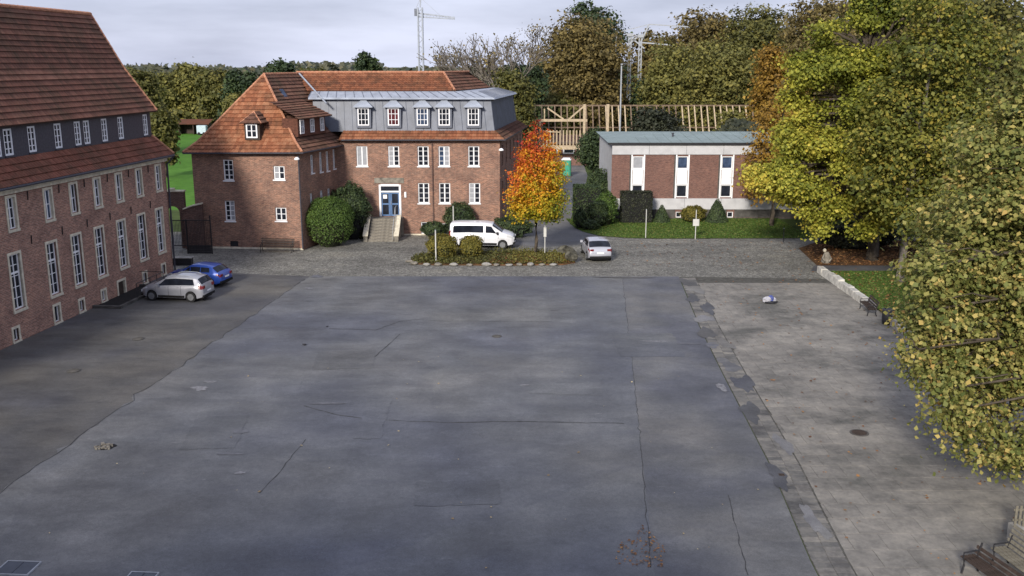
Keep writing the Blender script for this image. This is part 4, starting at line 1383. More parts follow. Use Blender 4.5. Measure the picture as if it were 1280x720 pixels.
def wall_lamp(label, P, out_dir):
    t = thing('wall_lamp', label, 'lamp', P)
    o = Vector(out_dir)
    put('arm', MB().tube([(0, 0, 0), o * .3 + Vector((0, 0, .12)), o * .62 + Vector((0, 0, .12))], .03, 6).mesh('arm', MAT['steel']), t)
    put('head', MB().lathe([(.03, .22), (.1, .2), (.2, .1), (.22, .04), (.12, .0)], o * .75, 12).mesh('head', MAT['white'], True), t)
    return t


wall_lamp('white wall lamp on the corner of the left brick wing', WB + Vector((.05, -.05, 6.9)), Vector((.0, -1, 0)))
wall_lamp('white wall lamp on the corner right of the main facade', M1 + Vector((.05, -.05, 7.0)), Vector((.1, -1, 0)))

# ================================================================== FLAT ROOFED BUILDING
R0 = Vector((9.01, 87.02, 0)); R1 = Vector((33.0, 87.02, 0))
fb = thing('flat_roof_building', 'low modern brick building with white panels and shallow metal roof behind the lawn', 'building', R0, 0)
F2 = frame(R0, R1); L2 = 24.0
cols_ = [2.38, 6.40, 10.42, 14.45, 18.5, 22.4]
ops = []
for c in cols_: ops += [(c - .5, c + .5, 4.55, 5.7), (c - .5, c + .5, 1.98, 3.12)]
ops += [(5.96, 6.44, .12, .65), (10.66, 11.2, .12, .65), (1.9, 2.4, .12, .65)]
put('wall', wall_mesh(L2, -.1, 5.85, ops, MAT['brick_flat'], .15), fb, F2)
for c in cols_:
    for z, h_ in ((4.55, 1.15), (1.98, 1.14)):
        add_window(fb, F2, c, z, 1.0, h_, cols=1, rows=1, fr=.09, depth=.05, pane='curtain' if (c < 3 and z > 4) else ('glass_blue' if z > 4 else 'glass'))
    pm = MB().box(c - .46, c + .46, -.05, -.003, 3.22, 4.45).box(c - .62, c - .505, -.07, -.003, 1.9, 5.84).box(c + .505, c + .62, -.07, -.003, 1.9, 5.84).box(c - .505, c + .505, -.065, -.003, 3.13, 3.215).box(c - .505, c + .505, -.065, -.003, 4.455, 4.54)
    put('window_panel', pm.mesh('window_panel', MAT['white']), fb, F2)
    put('panel_edge', MB().box(c - .75, c - .63, -.02, -.003, 1.9, 5.84).mesh('panel_edge', MAT['plinth']), fb, F2)
for a_, b_ in ((6.2, .48), (10.93, .54), (2.15, .5)): add_window(fb, F2, a_, .12, b_, .53, cols=1, rows=1, fr=.07, depth=.05)
pw = 3.35
k = 0; x = 0.0
while x < L2 - .1:
    x1 = min(L2, x + pw)
    wall_box(fb, F2, 'fascia_panel', x + .012, x1 - .012, .003, .10, 5.86, 6.72, 'panel_white')
    wall_box(fb, F2, 'base_panel', x + .012, x1 - .012, .003, .09, .88, 1.88, 'panel_white')
    x = x1
wall_box(fb, F2, 'plinth', -.02, L2, .002, .03, -.05, .11, 'plinth')
put('dark_base', MB().box(0.001, 5.9, -.012, -.001, .13, .87).box(6.5, 10.6, -.012, -.001, .13, .87).box(11.3, L2, -.012, -.001, .13, .87).mesh('dark_base', MAT['plinth']), fb, F2)
wall_box(fb, F2, 'roof_edge', -.35, L2 + .1, -.2, .28, 6.73, 6.93, 'black')
Fl = frame(Vector((9.01, 99.5, 0)), R0)
put('wall', wall_mesh(12.48, -.1, 6.72, [], MAT['panel_white'], .15), fb, Fl)
put('wall', wall_mesh(24, -.1, 6.72, [], MAT['brick_flat'], .15), fb, frame(Vector((33, 99.5, 0)), Vector((9.01, 99.5, 0))))
put('wall', wall_mesh(12.48, -.1, 6.72, [], MAT['brick_flat'], .15), fb, frame(R1, Vector((33, 99.5, 0))))
fr_ = MB()
a0, a1, a2, a3 = Vector((-.4, -.3, 6.935)), Vector((L2 + .2, -.3, 6.935)), Vector((L2 + .2, 12.7, 7.05)), Vector((-.4, 12.7, 7.05))
rr0, rr1 = Vector((5.6, 6.5, 7.42)), Vector((L2 + .2, 6.5, 7.42))
fr_.quad(a0, a1, rr1, rr0).quad(a3, a0, rr0).quad(a2, a3, rr0, rr1).quad(a1, a2, rr1)
put('roof', fr_.mesh('roof', MAT['roof_metal']), fb, F2)
sm = MB()
for k in range(26):
    u = -.4 + k * .95
    v_ = min(1, max(0, (u + .4) / 6.0))
    y1 = -.3 + 6.8 * v_
    if y1 > .2: sm.beam((u, -.3, 6.95), (u, y1, 6.95 + .485 * v_), .03, .03)
stuff(put('standing_seams', sm.mesh('standing_seams', MAT['roof_metal']), fb, F2))
rv = MB().lathe([(.09, 0), (.09, .35), (.13, .38), (.13, .45)], (0, 0, 0), 8).mesh('roof_vent', MAT['slate'])
for u in (6.0, 13.5): put('roof_vent', rv, fb, F2 @ T(Vector((u, 3.5, 7.1))))

# ================================================================== TIMBER FRAME BUILDING BEHIND
TB = Vector((0.2, 138, 0))
tf = thing('timber_frame_building', 'unfinished building with bare rafters and a new timber balcony at the wood edge', 'building', TB, 0)
tw = MB().box(-2, 46, 0, 14, 0, 3.0)
put('wall', tw.mesh('wall', MAT['brick_flat']), tf)
raf = [MB().beam((0, 0, 0), (0, 3.4, 4.9), .16, .2).mesh('rafter', MAT[m_]) for m_ in ('new_timber', 'dull_timber')]
ux = -.5
k = 0
rgt = random.Random(4)
while ux < 36:
    px = 640 + (ux + .2) * 1200 / 137
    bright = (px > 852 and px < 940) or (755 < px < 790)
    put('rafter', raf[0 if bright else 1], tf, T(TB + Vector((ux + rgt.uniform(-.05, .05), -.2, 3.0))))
    ux += .92
for (a_, b_) in (((-2, 3.3, 7.95), (46, 3.3, 7.95)),):
    put('ridge_beam', MB().beam(a_, b_, .14, .2).mesh('ridge_beam', MAT['dull_timber']), tf)
put('purlin', MB().beam((-1, 1.1, 4.95), (36, 1.1, 4.95), .12, .16).mesh('purlin', MAT['dull_timber']), tf)
# balcony bay
bx0, bx1 = AY(675, 150, 132).x - TB.x, AY(736, 150, 132).x - TB.x
bz = 6.4
bay = MB()
put('bay_wall', MB().box(bx0 + .1, bx1 + .3, -3.5, -.1, 0, 2.95).mesh('bay_wall', MAT['brick_flat']), tf)
def tbeam(nm, a_, b_, w1, w2=None, m_='new_timber'):
    put(nm, MB().beam(a_, b_, w1, w2).mesh(nm, MAT[m_]), tf)
tbeam('post', (bx0, -5.8, 2.6), (bx0, -5.8, 6.4), .28)
tbeam('post', (bx1 - .6, -5.8, 2.6), (bx1 - .6, -5.8, 8.5), .34)
tbeam('post', (bx1 + 2.55, -5.8, 2.6), (bx1 + 2.55, -5.8, 8.5), .38)
tbeam('beam', (bx0 - .3, -5.8, 6.35), (bx1 - .2, -5.8, 6.35), .3, .34)
tbeam('beam', (bx0 - .2, -5.9, 2.7), (bx1 - .2, -5.9, 2.7), .25, .55)
tbeam('brace', (bx1 - .7, -5.8, 8.2), (bx1 - 2.7, -5.8, 6.5), .2)
tbeam('brace', (bx0 + 1.0, -5.8, 8.0), (bx0 + 3.2, -5.8, 6.5), .2)
tbeam('brace', (bx0 + .6, -5.8, 7.9), (bx0 + .6, -5.8, 6.4), .16)
nb = 12
bl = MB().box(-.08, .08, -.06, .06, 0, 2.0).mesh('baluster', MAT['new_timber'])
for k in range(nb): put('baluster', bl, tf, T(TB + Vector((bx0 + .5 + k * (bx1 - bx0 - 1.2) / nb, -5.8, 3.0))))
tbeam('rail', (bx0, -5.8, 4.9), (bx0 + 2.8, -5.8, 4.75), .14)
for x in (bx0 + 1.3, bx0 + 3.6):
    me, pm = win_mesh(1.6, .9, cols=1, rows=1, fr=.18)
    o = put('window', me, tf, T(TB + Vector((x + .5, -3.56, 1.6)))); put('pane', pm.mesh('pane', MAT['glass']), o)
tk = MB().box(bx0 + .1, bx1 + .3, -3.7, -.2, 2.96, 3.05)
put('balcony_floor', tk.mesh('balcony_floor', MAT['dull_timber']), tf)

# ================================================================== MASTS
cr_ = thing('construction_crane', 'pale tower crane with short horizontal jib rising behind the orange roof', 'crane', AY(529, 200, 230)[:2] + (0,), 0)
cm = MB()
for sx in (-.5, .5):
    for sy in (-.5, .5): cm.beam((sx, sy, 0), (sx, sy, 26.5), .3)
for k in range(22):
    z = 1 + k * 1.15
    s1_ = 1 if k % 2 else -1
    cm.beam((-.5 * s1_, -.5, z), (.5 * s1_, -.5, z + 1.15), .16).beam((.5, -.5 * s1_, z), (.5, .5 * s1_, z + 1.15), .08)
put('mast', cm.mesh('mast', MAT['zinc_light']), cr_)
jb = MB()
jb.beam((-.5, 0, 25.2), (8, 0, 24.2), .34).beam((-.5, 0, 24.4), (8, 0, 23.9), .26)
for k in range(10): jb.beam((.6 + k * .75, 0, 24.15), (.95 + k * .75, 0, 25.0 - k * .06), .07)
put('jib', jb.mesh('jib', MAT['zinc_light']), cr_)
put('tower_peak', MB().beam((0, 0, 26.5), (.2, 0, 28.6), .3).beam((.2, 0, 28.6), (4.5, 0, 24.8), .07).beam((-.9, 0, 26.4), (.2, 0, 28.6), .1).mesh('tower_peak', MAT['zinc_light']), cr_)
put('cab', MB().box(-1.3, -.55, -.5, .5, 24.6, 26.2).mesh('cab', MAT['zinc']), cr_)

py_ = thing('power_pylon', 'twin lattice power mast with crossed arms standing before the autumn wood', 'pylon', AY(792, 120, 170)[:2] + (0,), 0)
pm_ = MB()
for x0 in (-.9, .9):
    for sx in (-.28, .28): pm_.beam((x0 + sx, 0, 0), (x0 + sx * .7, 0, 18.4), .2)
    for k in range(20): pm_.beam((x0 - .25, 0, .5 + k * .85), (x0 + .25, 0, (.5 + k * .85) + .8), .11)
put('lattice_mast', pm_.mesh('lattice_mast', MAT['steel']), py_)
pa = MB().beam((-3.2, 0, 15.2), (.2, 0, 18.2), .24).beam((-1.6, 0, 18.9), (1.6, 0, 16.4), .24).beam((-3.4, 0, 15.0), (-3.2, 0, 18.6), .2).beam((.9, 0, 17.3), (2.3, 0, 20.4), .24).beam((2.3, 0, 20.4), (9, 0, 20.0), .18).beam((-3.2, 0, 19), (2.3, 0, 20.4), .12).beam((.9, 0, 17.4), (6, 0, 17.0), .22)
for x_, z_ in ((-.9, 18.4), (.9, 18.2)): pa.box(x_ - .55, x_ + .55, -.3, .3, z_, z_ + .5)
put('cross_arm', pa.mesh('cross_arm', MAT['steel']), py_)
for dz in (0, ):
    pass
lp = thing('light_pole', 'tall thin grey light pole behind the flat roofed building', 'lamp post', AY(776, 120, 128)[:2] + (0,), 0)
put('pole', MB().tube([(0, 0, 0), (0, 0, 13.7)], [.13, .09], 8).mesh('pole', MAT['steel']), lp)
put('head', MB().box(-.12, .12, -.35, .1, 13.7, 13.85).mesh('head', MAT['steel']), lp)

# ================================================================== SHED, TOILET
sh = thing('field_shed', 'small open field shelter with red roof at the far end of the green field', 'shed', G(242, 168)[:2] + (0,), 0)
put('wall', MB().box(-3, 3, 2.2, 2.4, 0, 2.2).box(-3, -2.8, 0, 2.2, 0, 2.2).box(2.8, 3, 0, 2.2, 0, 2.2).box(-.1, .1, 0, 2.2, 0, 2.2).mesh('wall', MAT['dark_wood']), sh)
put('roof', MB().quad((-3.3, -.4, 2.1), (3.3, -.4, 2.1), (3.3, 2.6, 2.9), (-3.3, 2.6, 2.9)).quad((-3.3, -.4, 2.0), (3.3, -.4, 2.0), (3.3, -.4, 2.1), (-3.3, -.4, 2.1)).mesh('roof', MAT['tile_red']), sh)
wc0 = G(256, 168)
wt = thing('water_tank', 'pale blue tank trailer beside the field shelter', 'tank', (wc0.x, wc0.y - 1.5, 0))
put('tank', MB().box(-.9, .9, -.6, .6, .3, 1.9).mesh('tank', m_plain('tank_blue', (.45, .55, .62), .5)), wt)
put('wheel', MB().tube([(-.5, -.65, .3), (-.5, .65, .3)], .3, 10).mesh('wheel', MAT['rubber']), wt)
put('wheel', MB().tube([(.5, -.65, .3), (.5, .65, .3)], .3, 10).mesh('wheel', MAT['rubber']), wt)
tg = G(708, 220)
toi = thing('portable_toilet', 'green portable toilet cabin with white roof on the back drive', 'portable toilet', tg, R(-8))
tgm = m_plain('toilet_green', (.03, .22, .13), .5, .1, 3)
put('cabin', MB().box(-.55, .55, -.55, .55, .08, 2.05).mesh('cabin', tgm), toi)
put('roof', MB().box(-.6, .6, -.6, .6, 2.05, 2.14).box(-.45, .45, -.5, .5, 2.14, 2.28).mesh('roof', MAT['white']), toi)
put('door', MB().box(-.38, .38, -.585, -.552, .15, 1.95).mesh('door', m_plain('toilet_door', (.04, .3, .2), .5, .1, 3)), toi)
put('base', MB().box(-.6, .6, -.6, .6, 0, .08).mesh('base', MAT['plinth']), toi)

# ================================================================== GATE AND ARCH WALL
aw = thing('arch_wall', 'brick garden wall with small arch and sloping stone coping between the two buildings', 'wall', (-27.6, 72.6, 0), 0)
WAo = WM[aw.name]
arch = MB()
# tall piece with an arched opening, 0..2.3 wide, 4.5 high
ax0, ax1, aw0, aw1, az = 0.0, 2.65, 1.25, 2.25, 2.75
arch.box(ax0, aw0, 0, .4, 0, 4.35).box(aw1, ax1, 0, .4, 0, 4.35)
nA = 10
rA = (aw1 - aw0) / 2
for k in range(nA):
    a1_, a2_ = math.pi * k / nA, math.pi * (k + 1) / nA
    xa, xb = (aw0 + aw1) / 2 - rA * math.cos(a1_), (aw0 + aw1) / 2 - rA * math.cos(a2_)
    za, zb_ = az + rA * math.sin(a1_), az + rA * math.sin(a2_)
    for yy in (0, .4):
        arch.quad((xa, yy, za), (xb, yy, zb_), (xb, yy, 4.35), (xa, yy, 4.35))
    arch.quad((xa, 0, za), (xb, 0, zb_), (xb, .4, zb_), (xa, .4, za))
arch.quad((aw0, 0, 4.35), (aw1, 0, 4.35), (aw1, .4, 4.35), (aw0, .4, 4.35))
put('arch_wall_brick', arch.mesh('arch_wall_brick', MAT['brick_wall']), aw)
put('coping', MB().box(-.05, ax1 + .05, -.06, .46, 4.352, 4.45).box(1.5, 1.9, -.06, .46, 4.452, 4.6).mesh('coping', MAT['stone']), aw)
lw = MB()
pts = [(2.65, 0), (4.1, 0), (4.1, 3.45), (3.4, 3.3), (2.65, 3.05)]
lw.v += [(p[0], -.05, p[1]) for p in pts] + [(p[0], .3, p[1]) for p in pts]
n = 5
lw.f += [tuple(range(n)), tuple(reversed(range(n, 2 * n)))] + [(i, i + n, (i + 1) % n + n, (i + 1) % n) for i in range(n)]
put('low_wall', lw.mesh('low_wall', MAT['brick_wall']), aw, WAo @ T(Vector((0, -.35, 0))))
put('coping', MB().beam((2.66, -.25, 3.10), (3.4, -.25, 3.36), .5, .09).beam((3.4, -.25, 3.36), (4.1, -.25, 3.51), .5, .09).mesh('coping', MAT['stone']), aw)
gf = thing('iron_gate', 'dark iron bar gate with solid lower boards beside the arch wall', 'gate', (-25.3, 70.3, 0), 0)
put('gate_frame', MB().box(0, .08, 0, .08, 0, 2.9).box(2.9, 2.98, 0, .08, 0, 2.9).box(1.1, 1.18, 0, .08, 0, 2.6).box(.08, 2.9, .01, .07, 2.5, 2.56).box(.08, 2.9, .01, .07, .6, .66).mesh('gate_frame', MAT['black']), gf)
bar = MB().box(-.011, .011, .02, .05, .66, 2.5).mesh('bar', MAT['black'])
for k in range(26):
    x = .15 + k * .107
    if abs(x - 1.14) < .05: continue
    put('bar', bar, gf, WM[gf.name] @ T(Vector((x, 0, 0))))
bd = MB().box(1.2, 2.88, .02, .05, 0, .13).mesh('board', MAT['black'])
for k in range(4): put('board', bd, gf, WM[gf.name] @ T(Vector((0, 0, .04 + k * .14))))
g = G(229, 331)
tr = thing('stone_trough', 'low dark trough on the cobbles behind the blue car', 'trough', g, 0)
put('basin', MB().box(-.65, .65, -.25, .25, 0.01, .5).mesh('basin', MAT['black']), tr)
put('rim', MB().box(-.7, .7, -.3, .3, .501, .56).mesh('rim', MAT['concrete']), tr)


# ================================================================== BENCHES
def bench(label, loc, rz, L=1.8, wood='dark_wood', back=True, group=None, nback=3):
    t = thing('park_bench', label, 'bench', loc, rz, group)
    W0 = WM[t.name]
    leg = MB().tube([(0, -.25, 0), (0, -.2, .25), (0, -.22, .43)], .03, 6).tube([(0, .28, 0), (0, .2, .22), (0, .2, .43), (0, .32, .85)], .03, 6).tube([(0, -.24, .42), (0, .22, .40)], .028, 6).tube([(0, -.24, .42), (0, -.24, .62), (0, .24, .64)], .022, 6).mesh('leg', MAT['black'])
    for x in (-L / 2 + .12, L / 2 - .12): put('leg', leg, t, W0 @ T(Vector((x, 0, 0))))
    sl = MB().box(-L / 2, L / 2, -.045, .045, 0, .035).mesh('slat', MAT[wood])
    for k in range(4): put('slat', sl, t, W0 @ T(Vector((0, -.2 + k * .12, .44))))
    if back:
        for k in range(nback): put('slat', sl, t, W0 @ T(Vector((0, .245 + k * .045, .55 + k * .13))) @ Matrix.Rotation(R(72), 4, 'X'))
    return t


bench('dark slatted bench standing against the front wall of the left brick wing', Vector((-17.7, 71.0, 0)), math.atan2(WB.y - WA.y, WB.x - WA.x), 2.6, 'dark_wood', nback=4)
g = G(1064, 391)
bench('dark iron legged bench in the gap of the low white wall', (20.25, 52.9, .0), R(-96), 1.9, 'dark_wood')
b1 = bench('dark plank bench at the lower right corner, nearer to the asphalt', (12.95, 23.25, .04), R(-76), 2.2, 'dark_wood', back=True, nback=2)
b2 = bench('pale weathered slat bench in front of the picket fence planter', (13.95, 23.7, .04), R(-80), 2.2, 'grey_wood', back=True, nback=5)

# picket planter
pk = thing('picket_planter', 'stone edged planter with wooden picket fence and orange leaves in the lower right corner', 'planter', (14.75, 26.2, 0.04), R(4))
WPk = WM[pk.name]
edge = MB().box(0, .22, -3.2, 0, 0, .5).box(.22, 3.2, -.22, 0, 0, .42).box(3.2, 3.42, -3.2, 0, 0, .42)
put('kerb', edge.mesh('kerb', MAT['concrete']), pk)
put('soil', MB().box(.22, 3.2, -3.2, -.22, .0, .36).mesh('soil', MAT['soil']), pk)
pic = MB().box(-.035, .035, -.01, .01, 0, .66).mesh('picket', MAT['grey_wood'])
for k in range(24): put('picket', pic, pk, WPk @ T(Vector((.12 + k * .13, -.14, .43))))
put('rail', MB().box(.05, 3.2, -.125, -.10, .6, .66).box(.05, 3.2, -.125, -.10, .92, .98).mesh('rail', MAT['grey_wood']), pk)
rngp = np.random.default_rng(2)
P = np.column_stack([rngp.uniform(.3, 3.1, 900), rngp.uniform(-3.1, -.3, 900), rngp.uniform(.37, .45, 900)])
lo_ = put('leaves', np_mesh('leaves', leaves_at(P, np.tile([0, 0, 1.5], (900, 1)), .13, rngp), 4, rngp.random(900), LEAF['litter']), pk)
stuff(lo_)

# low white wall of rough blocks
wl = thing('low_stone_wall', 'low whitewashed stone wall edging the small lawn, with gaps at bench and bin', 'wall', (20.8, 57, 0), 0)
rgw = random.Random(9)
wm = [m_plain('whitewashed_stone_%s' % n_, c_, .85, .25, 3, bump=.5) for n_, c_ in (('light', (.55, .53, .48)), ('grey', (.36, .34, .31)))]


def rough_block(sx, sy, sz, rg, amp=.04):
    mb = MB()
    mb.box(-sx / 2, sx / 2, -sy / 2, sy / 2, 0, sz)
    mb.v = [(x + rg.uniform(-amp, amp), y + rg.uniform(-amp, amp), z + (rg.uniform(-amp, amp) if z > .01 else 0)) for x, y, z in mb.v]
    return mb


y = 63.9
while y > 45:
    ln = rgw.uniform(.8, 1.3)
    if not (51.9 < y - ln / 2 < 53.9 or 50.0 < y - ln / 2 < 50.9):
        xx = 20.95 - (63.9 - y) * .022
        mb = rough_block(.42, ln - .04, rgw.uniform(.38, .5), rgw, .035)
        put('block', mb.mesh('block', wm[0 if rgw.random() < .7 else 1]), wl, T(Vector((xx, y - ln / 2, 0))))
    y -= ln
g = G(1097, 408)
bn = thing('waste_bin', 'black waste bin standing in front of the low white wall', 'bin', (20.35, 50.35, 0), 0)
put('body', MB().lathe([(.24, .08), (.27, .4), (.29, .85), (.27, .86)], (0, 0, 0), 14).mesh('body', MAT['black'], True), bn)
put('rim', MB().lathe([(.30, .83), (.31, .88), (.25, .9)], (0, 0, 0), 14).mesh('rim', MAT['slate']), bn)
put('foot', MB().lathe([(.18, 0), (.18, .08)], (0, 0, 0), 10).mesh('foot', MAT['black']), bn)

# garden sculpture
g = G(1031, 329)
sc_ = thing('stone_figure', 'pale stone garden figure sitting on the leaf covered bank', 'sculpture', g, 0)
bod = MB().lathe([(.30, 0), (.36, .15), (.30, .38), (.22, .62), (.19, .74), (.10, .80)], (0.05, 0, .02), 11)
rr_ = random.Random(3)
bod.v = [(x * rr_.uniform(.8, 1.15) + .06 * z, y * rr_.uniform(.8, 1.15), z) for x, y, z in bod.v]
bod.tube([(-.1, -.1, .66), (-.28, -.3, .42), (-.12, -.42, .2)], [.08, .07, .06], 7).tube([(.2, -.1, .62), (.34, -.3, .36), (.15, -.42, .2)], [.08, .07, .06], 7)
put('body', bod.mesh('body', MAT['stone_dark'], True), sc_)
put('head', MB().lathe([(.03, 0), (.10, .05), (.13, .14), (.11, .22), (.04, .28)], (-.09, -.05, .80), 10).mesh('head', MAT['stone'], True), sc_)

# ================================================================== SIGNS AND POSTS
def post(label, P, h, mat='post_white', board=None, r=.035, name='marker_post', cat='post'):
    t = thing(name, label, cat, P, 0)
    put('pole', MB().tube([(0, 0, 0), (0, 0, h)], r, 8).mesh('pole', MAT[mat]), t)
    put('cap', MB().lathe([(r * 1.2, 0), (r * 1.2, .03), (r * .4, .06)], (0, 0, h), 8).mesh('cap', MAT['steel']), t)
    if board:
        z0, z1, w_ = board
        put('board', MB().box(-w_ / 2, w_ / 2, -r - .05, -r - .01, z0, z1).mesh('board', MAT['post_white']), t)
    return t


post('white post on the lawn in front of the dark trimmed hedge', G(807, 298), 2.35)
post('post with square white board on the lawn before the golden bush', G(869, 299), 2.35, 'post_white', (1.1, 1.65, .5), name='sign_post', cat='sign')
post('cream post at the left end of the planted island', G(545, 328), 2.3, 'post_white', r=.045)
sp_ = post('white post with a small plate just right of the orange maple trunk', G(681, 321), 2.35, 'post_white', (1.5, 2.2, .2), name='sign_post', cat='sign')
post('pale post behind the white van by the brick facade', (-4.7, 76.2, 0), 2.7, 'post_white', r=.045)
post('short grey post between the dark shrubs left of the entrance steps', (-12.4, 76.5, 0), 2.2, 'steel')
post('small dark post at the cobbles edge beside the big yellow tree', G(979, 303), 1.1, 'black')

# ================================================================== MANHOLES ETC
def manhole(label, px, py, r, group=None, mat='plinth'):
    g = G(px, py)
    t = thing('manhole_cover', label, 'manhole cover', (g.x, g.y, .03), 0)
    put('rim', MB().lathe([(r, 0), (r, .012), (r - .06, .013)], (0, 0, 0), 24).mesh('rim', MAT['plinth']), t)
    lid = MB().lathe([(r - .07, 0), (r - .07, .017)], (0, 0, 0), 24)
    for k in range(-2, 3): lid.box(-r * .6, r * .6, k * r * .25 - .012, k * r * .25 + .012, .0171, .024)
    put('lid', lid.mesh('lid', MAT[mat]), t)


manhole('rusty round manhole cover on the slab paving', 1074, 542, .36, mat='dark_wood')
manhole('round manhole cover on the brown yard near the silver car', 173, 424, .30)
manhole('faint round manhole cover nearest the long brick wall', 92, 464, .30)
manhole('small rusty gully cover in the line of setts', 977, 595, .16, mat="dark_wood")
manhole('worn round cover in the middle of the asphalt courtyard', 621, 421, .26)
# broken asphalt hole
g = G(133, 559)
ph = thing('pothole', 'dark broken patch of loose rubble in the asphalt at left', 'pothole', (g.x, g.y, .018))
sp0 = MB(); n = 18
sp0.v = [(math.cos(6.283 * k / n) * .38 * random.uniform(.8, 1.2), math.sin(6.283 * k / n) * .3 * random.uniform(.8, 1.2), .006) for k in range(n)]; sp0.f = [tuple(range(n))]
put('hole', sp0.mesh('hole', MAT['under']), ph)
rb = MB()
for k in range(26):
    a = random.uniform(0, 6.28); r_ = random.uniform(.05, .4); s_ = random.uniform(.02, .055)
    rb.box(-s_, s_, -s_, s_, 0, s_ * 1.3, T(Vector((math.cos(a) * r_, math.sin(a) * r_ * .8, .007))) @ Matrix.Rotation(a * 3, 4, 'Z'))
stuff(put('rubble', rb.mesh('rubble', MAT['stone_dark']), ph))
# crows/dark scraps
for i, (px, py, lb_) in enumerate([(381, 432, 'small black scrap lying on the asphalt, nearer of two'), (409, 409, 'tiny black scrap lying on the asphalt, farther of two')]):
    g = G(px, py)
    m_ = MB()
    rr_ = random.Random(i)
    for k in range(6):
        a = rr_.uniform(0, 6.28)
        m_.tube([(0, 0, .05), (math.cos(a) * .14, math.sin(a) * .14, rr_.uniform(.02, .12))], [.05, .015], 5)
    tag(put('scrap', m_.mesh('scrap', MAT['black']), None, T(Vector((g.x, g.y, .02))) @ Matrix.Scale(.9 if i == 0 else .5, 4)), lb_, 'scrap')
# steel shaft covers at the lower left
for i, (px, py, lx, ly, lb_) in enumerate([(22, 712, 1.0, .75, 'steel framed shaft cover at the lower left edge, larger of two'), (178, 722, .8, .4, 'steel framed shaft cover cut by the bottom edge, smaller of two')]):
    g = G(px, py)
    t = thing('shaft_cover', lb_, 'cover', (g.x, g.y, .022), R(-4))
    put('frame', MB().box(-lx / 2, lx / 2, -ly / 2, -ly / 2 + .03, 0, .05).box(-lx / 2, lx / 2, ly / 2 - .03, ly / 2, 0, .05).box(-lx / 2, -lx / 2 + .03, -ly / 2 + .03, ly / 2 - .03, 0, .05).box(lx / 2 - .03, lx / 2, -ly / 2 + .03, ly / 2 - .03, 0, .05).mesh('frame', MAT['steel']), t)
    put('plate', MB().box(-lx / 2 + .03, -.01, -ly / 2 + .03, ly / 2 - .03, 0, .03).box(.01, lx / 2 - .03, -ly / 2 + .03, ly / 2 - .03, 0, .03).mesh('plate', m_plain('cover_plate', (.07, .08, .10), .4, .1, 3)), t)


# crumpled bag
def crumple(mat, sx, sy, sz, seed, name, parent, off=(0, 0, 0)):
    rr_ = random.Random(seed); mb = MB(); nu, nv = 14, 8
    for j in range(nv + 1):
        for i in range(nu):
            a = 2 * math.pi * i / nu; f = math.pi * j / nv
            q = 1 + rr_.uniform(-.16, .16) + .12 * math.sin(3 * a + seed)
            mb.v.append((off[0] + sx * math.sin(f) * math.cos(a) * q, off[1] + sy * math.sin(f) * math.sin(a) * q, max(0, off[2] + sz * (1 + math.cos(f) * q) * .5)))
    for j in range(nv):
        for i in range(nu):
            i2 = (i + 1) % nu
            mb.f.append((j * nu + i, (j + 1) * nu + i, (j + 1) * nu + i2, j * nu + i2))
    return put(name, mb.mesh(name, mat), parent)


g = G(961, 379)
bgm = thing('bundle', 'crumpled white and blue bundle lying alone on the grey paving', 'bundle', (g.x, g.y, .012), 0)
crumple(m_plain('dirty_cloth', (.36, .36, .40), .8), .28, .2, .38, 3, 'white_cloth', bgm, (-.1, 0, 0))
crumple(m_plain('cloth_blue', (.07, .09, .26), .8), .19, .2, .45, 5, 'blue_cloth', bgm, (.12, .02, 0))
crumple(m_plain('dirty_cloth', (.36, .36, .40), .8), .13, .13, .34, 8, 'white_cloth', bgm, (.28, 0, 0))
crumple(MAT['black'], .42, .2, .16, 6, 'dark_base', bgm, (.08, -.12, 0))


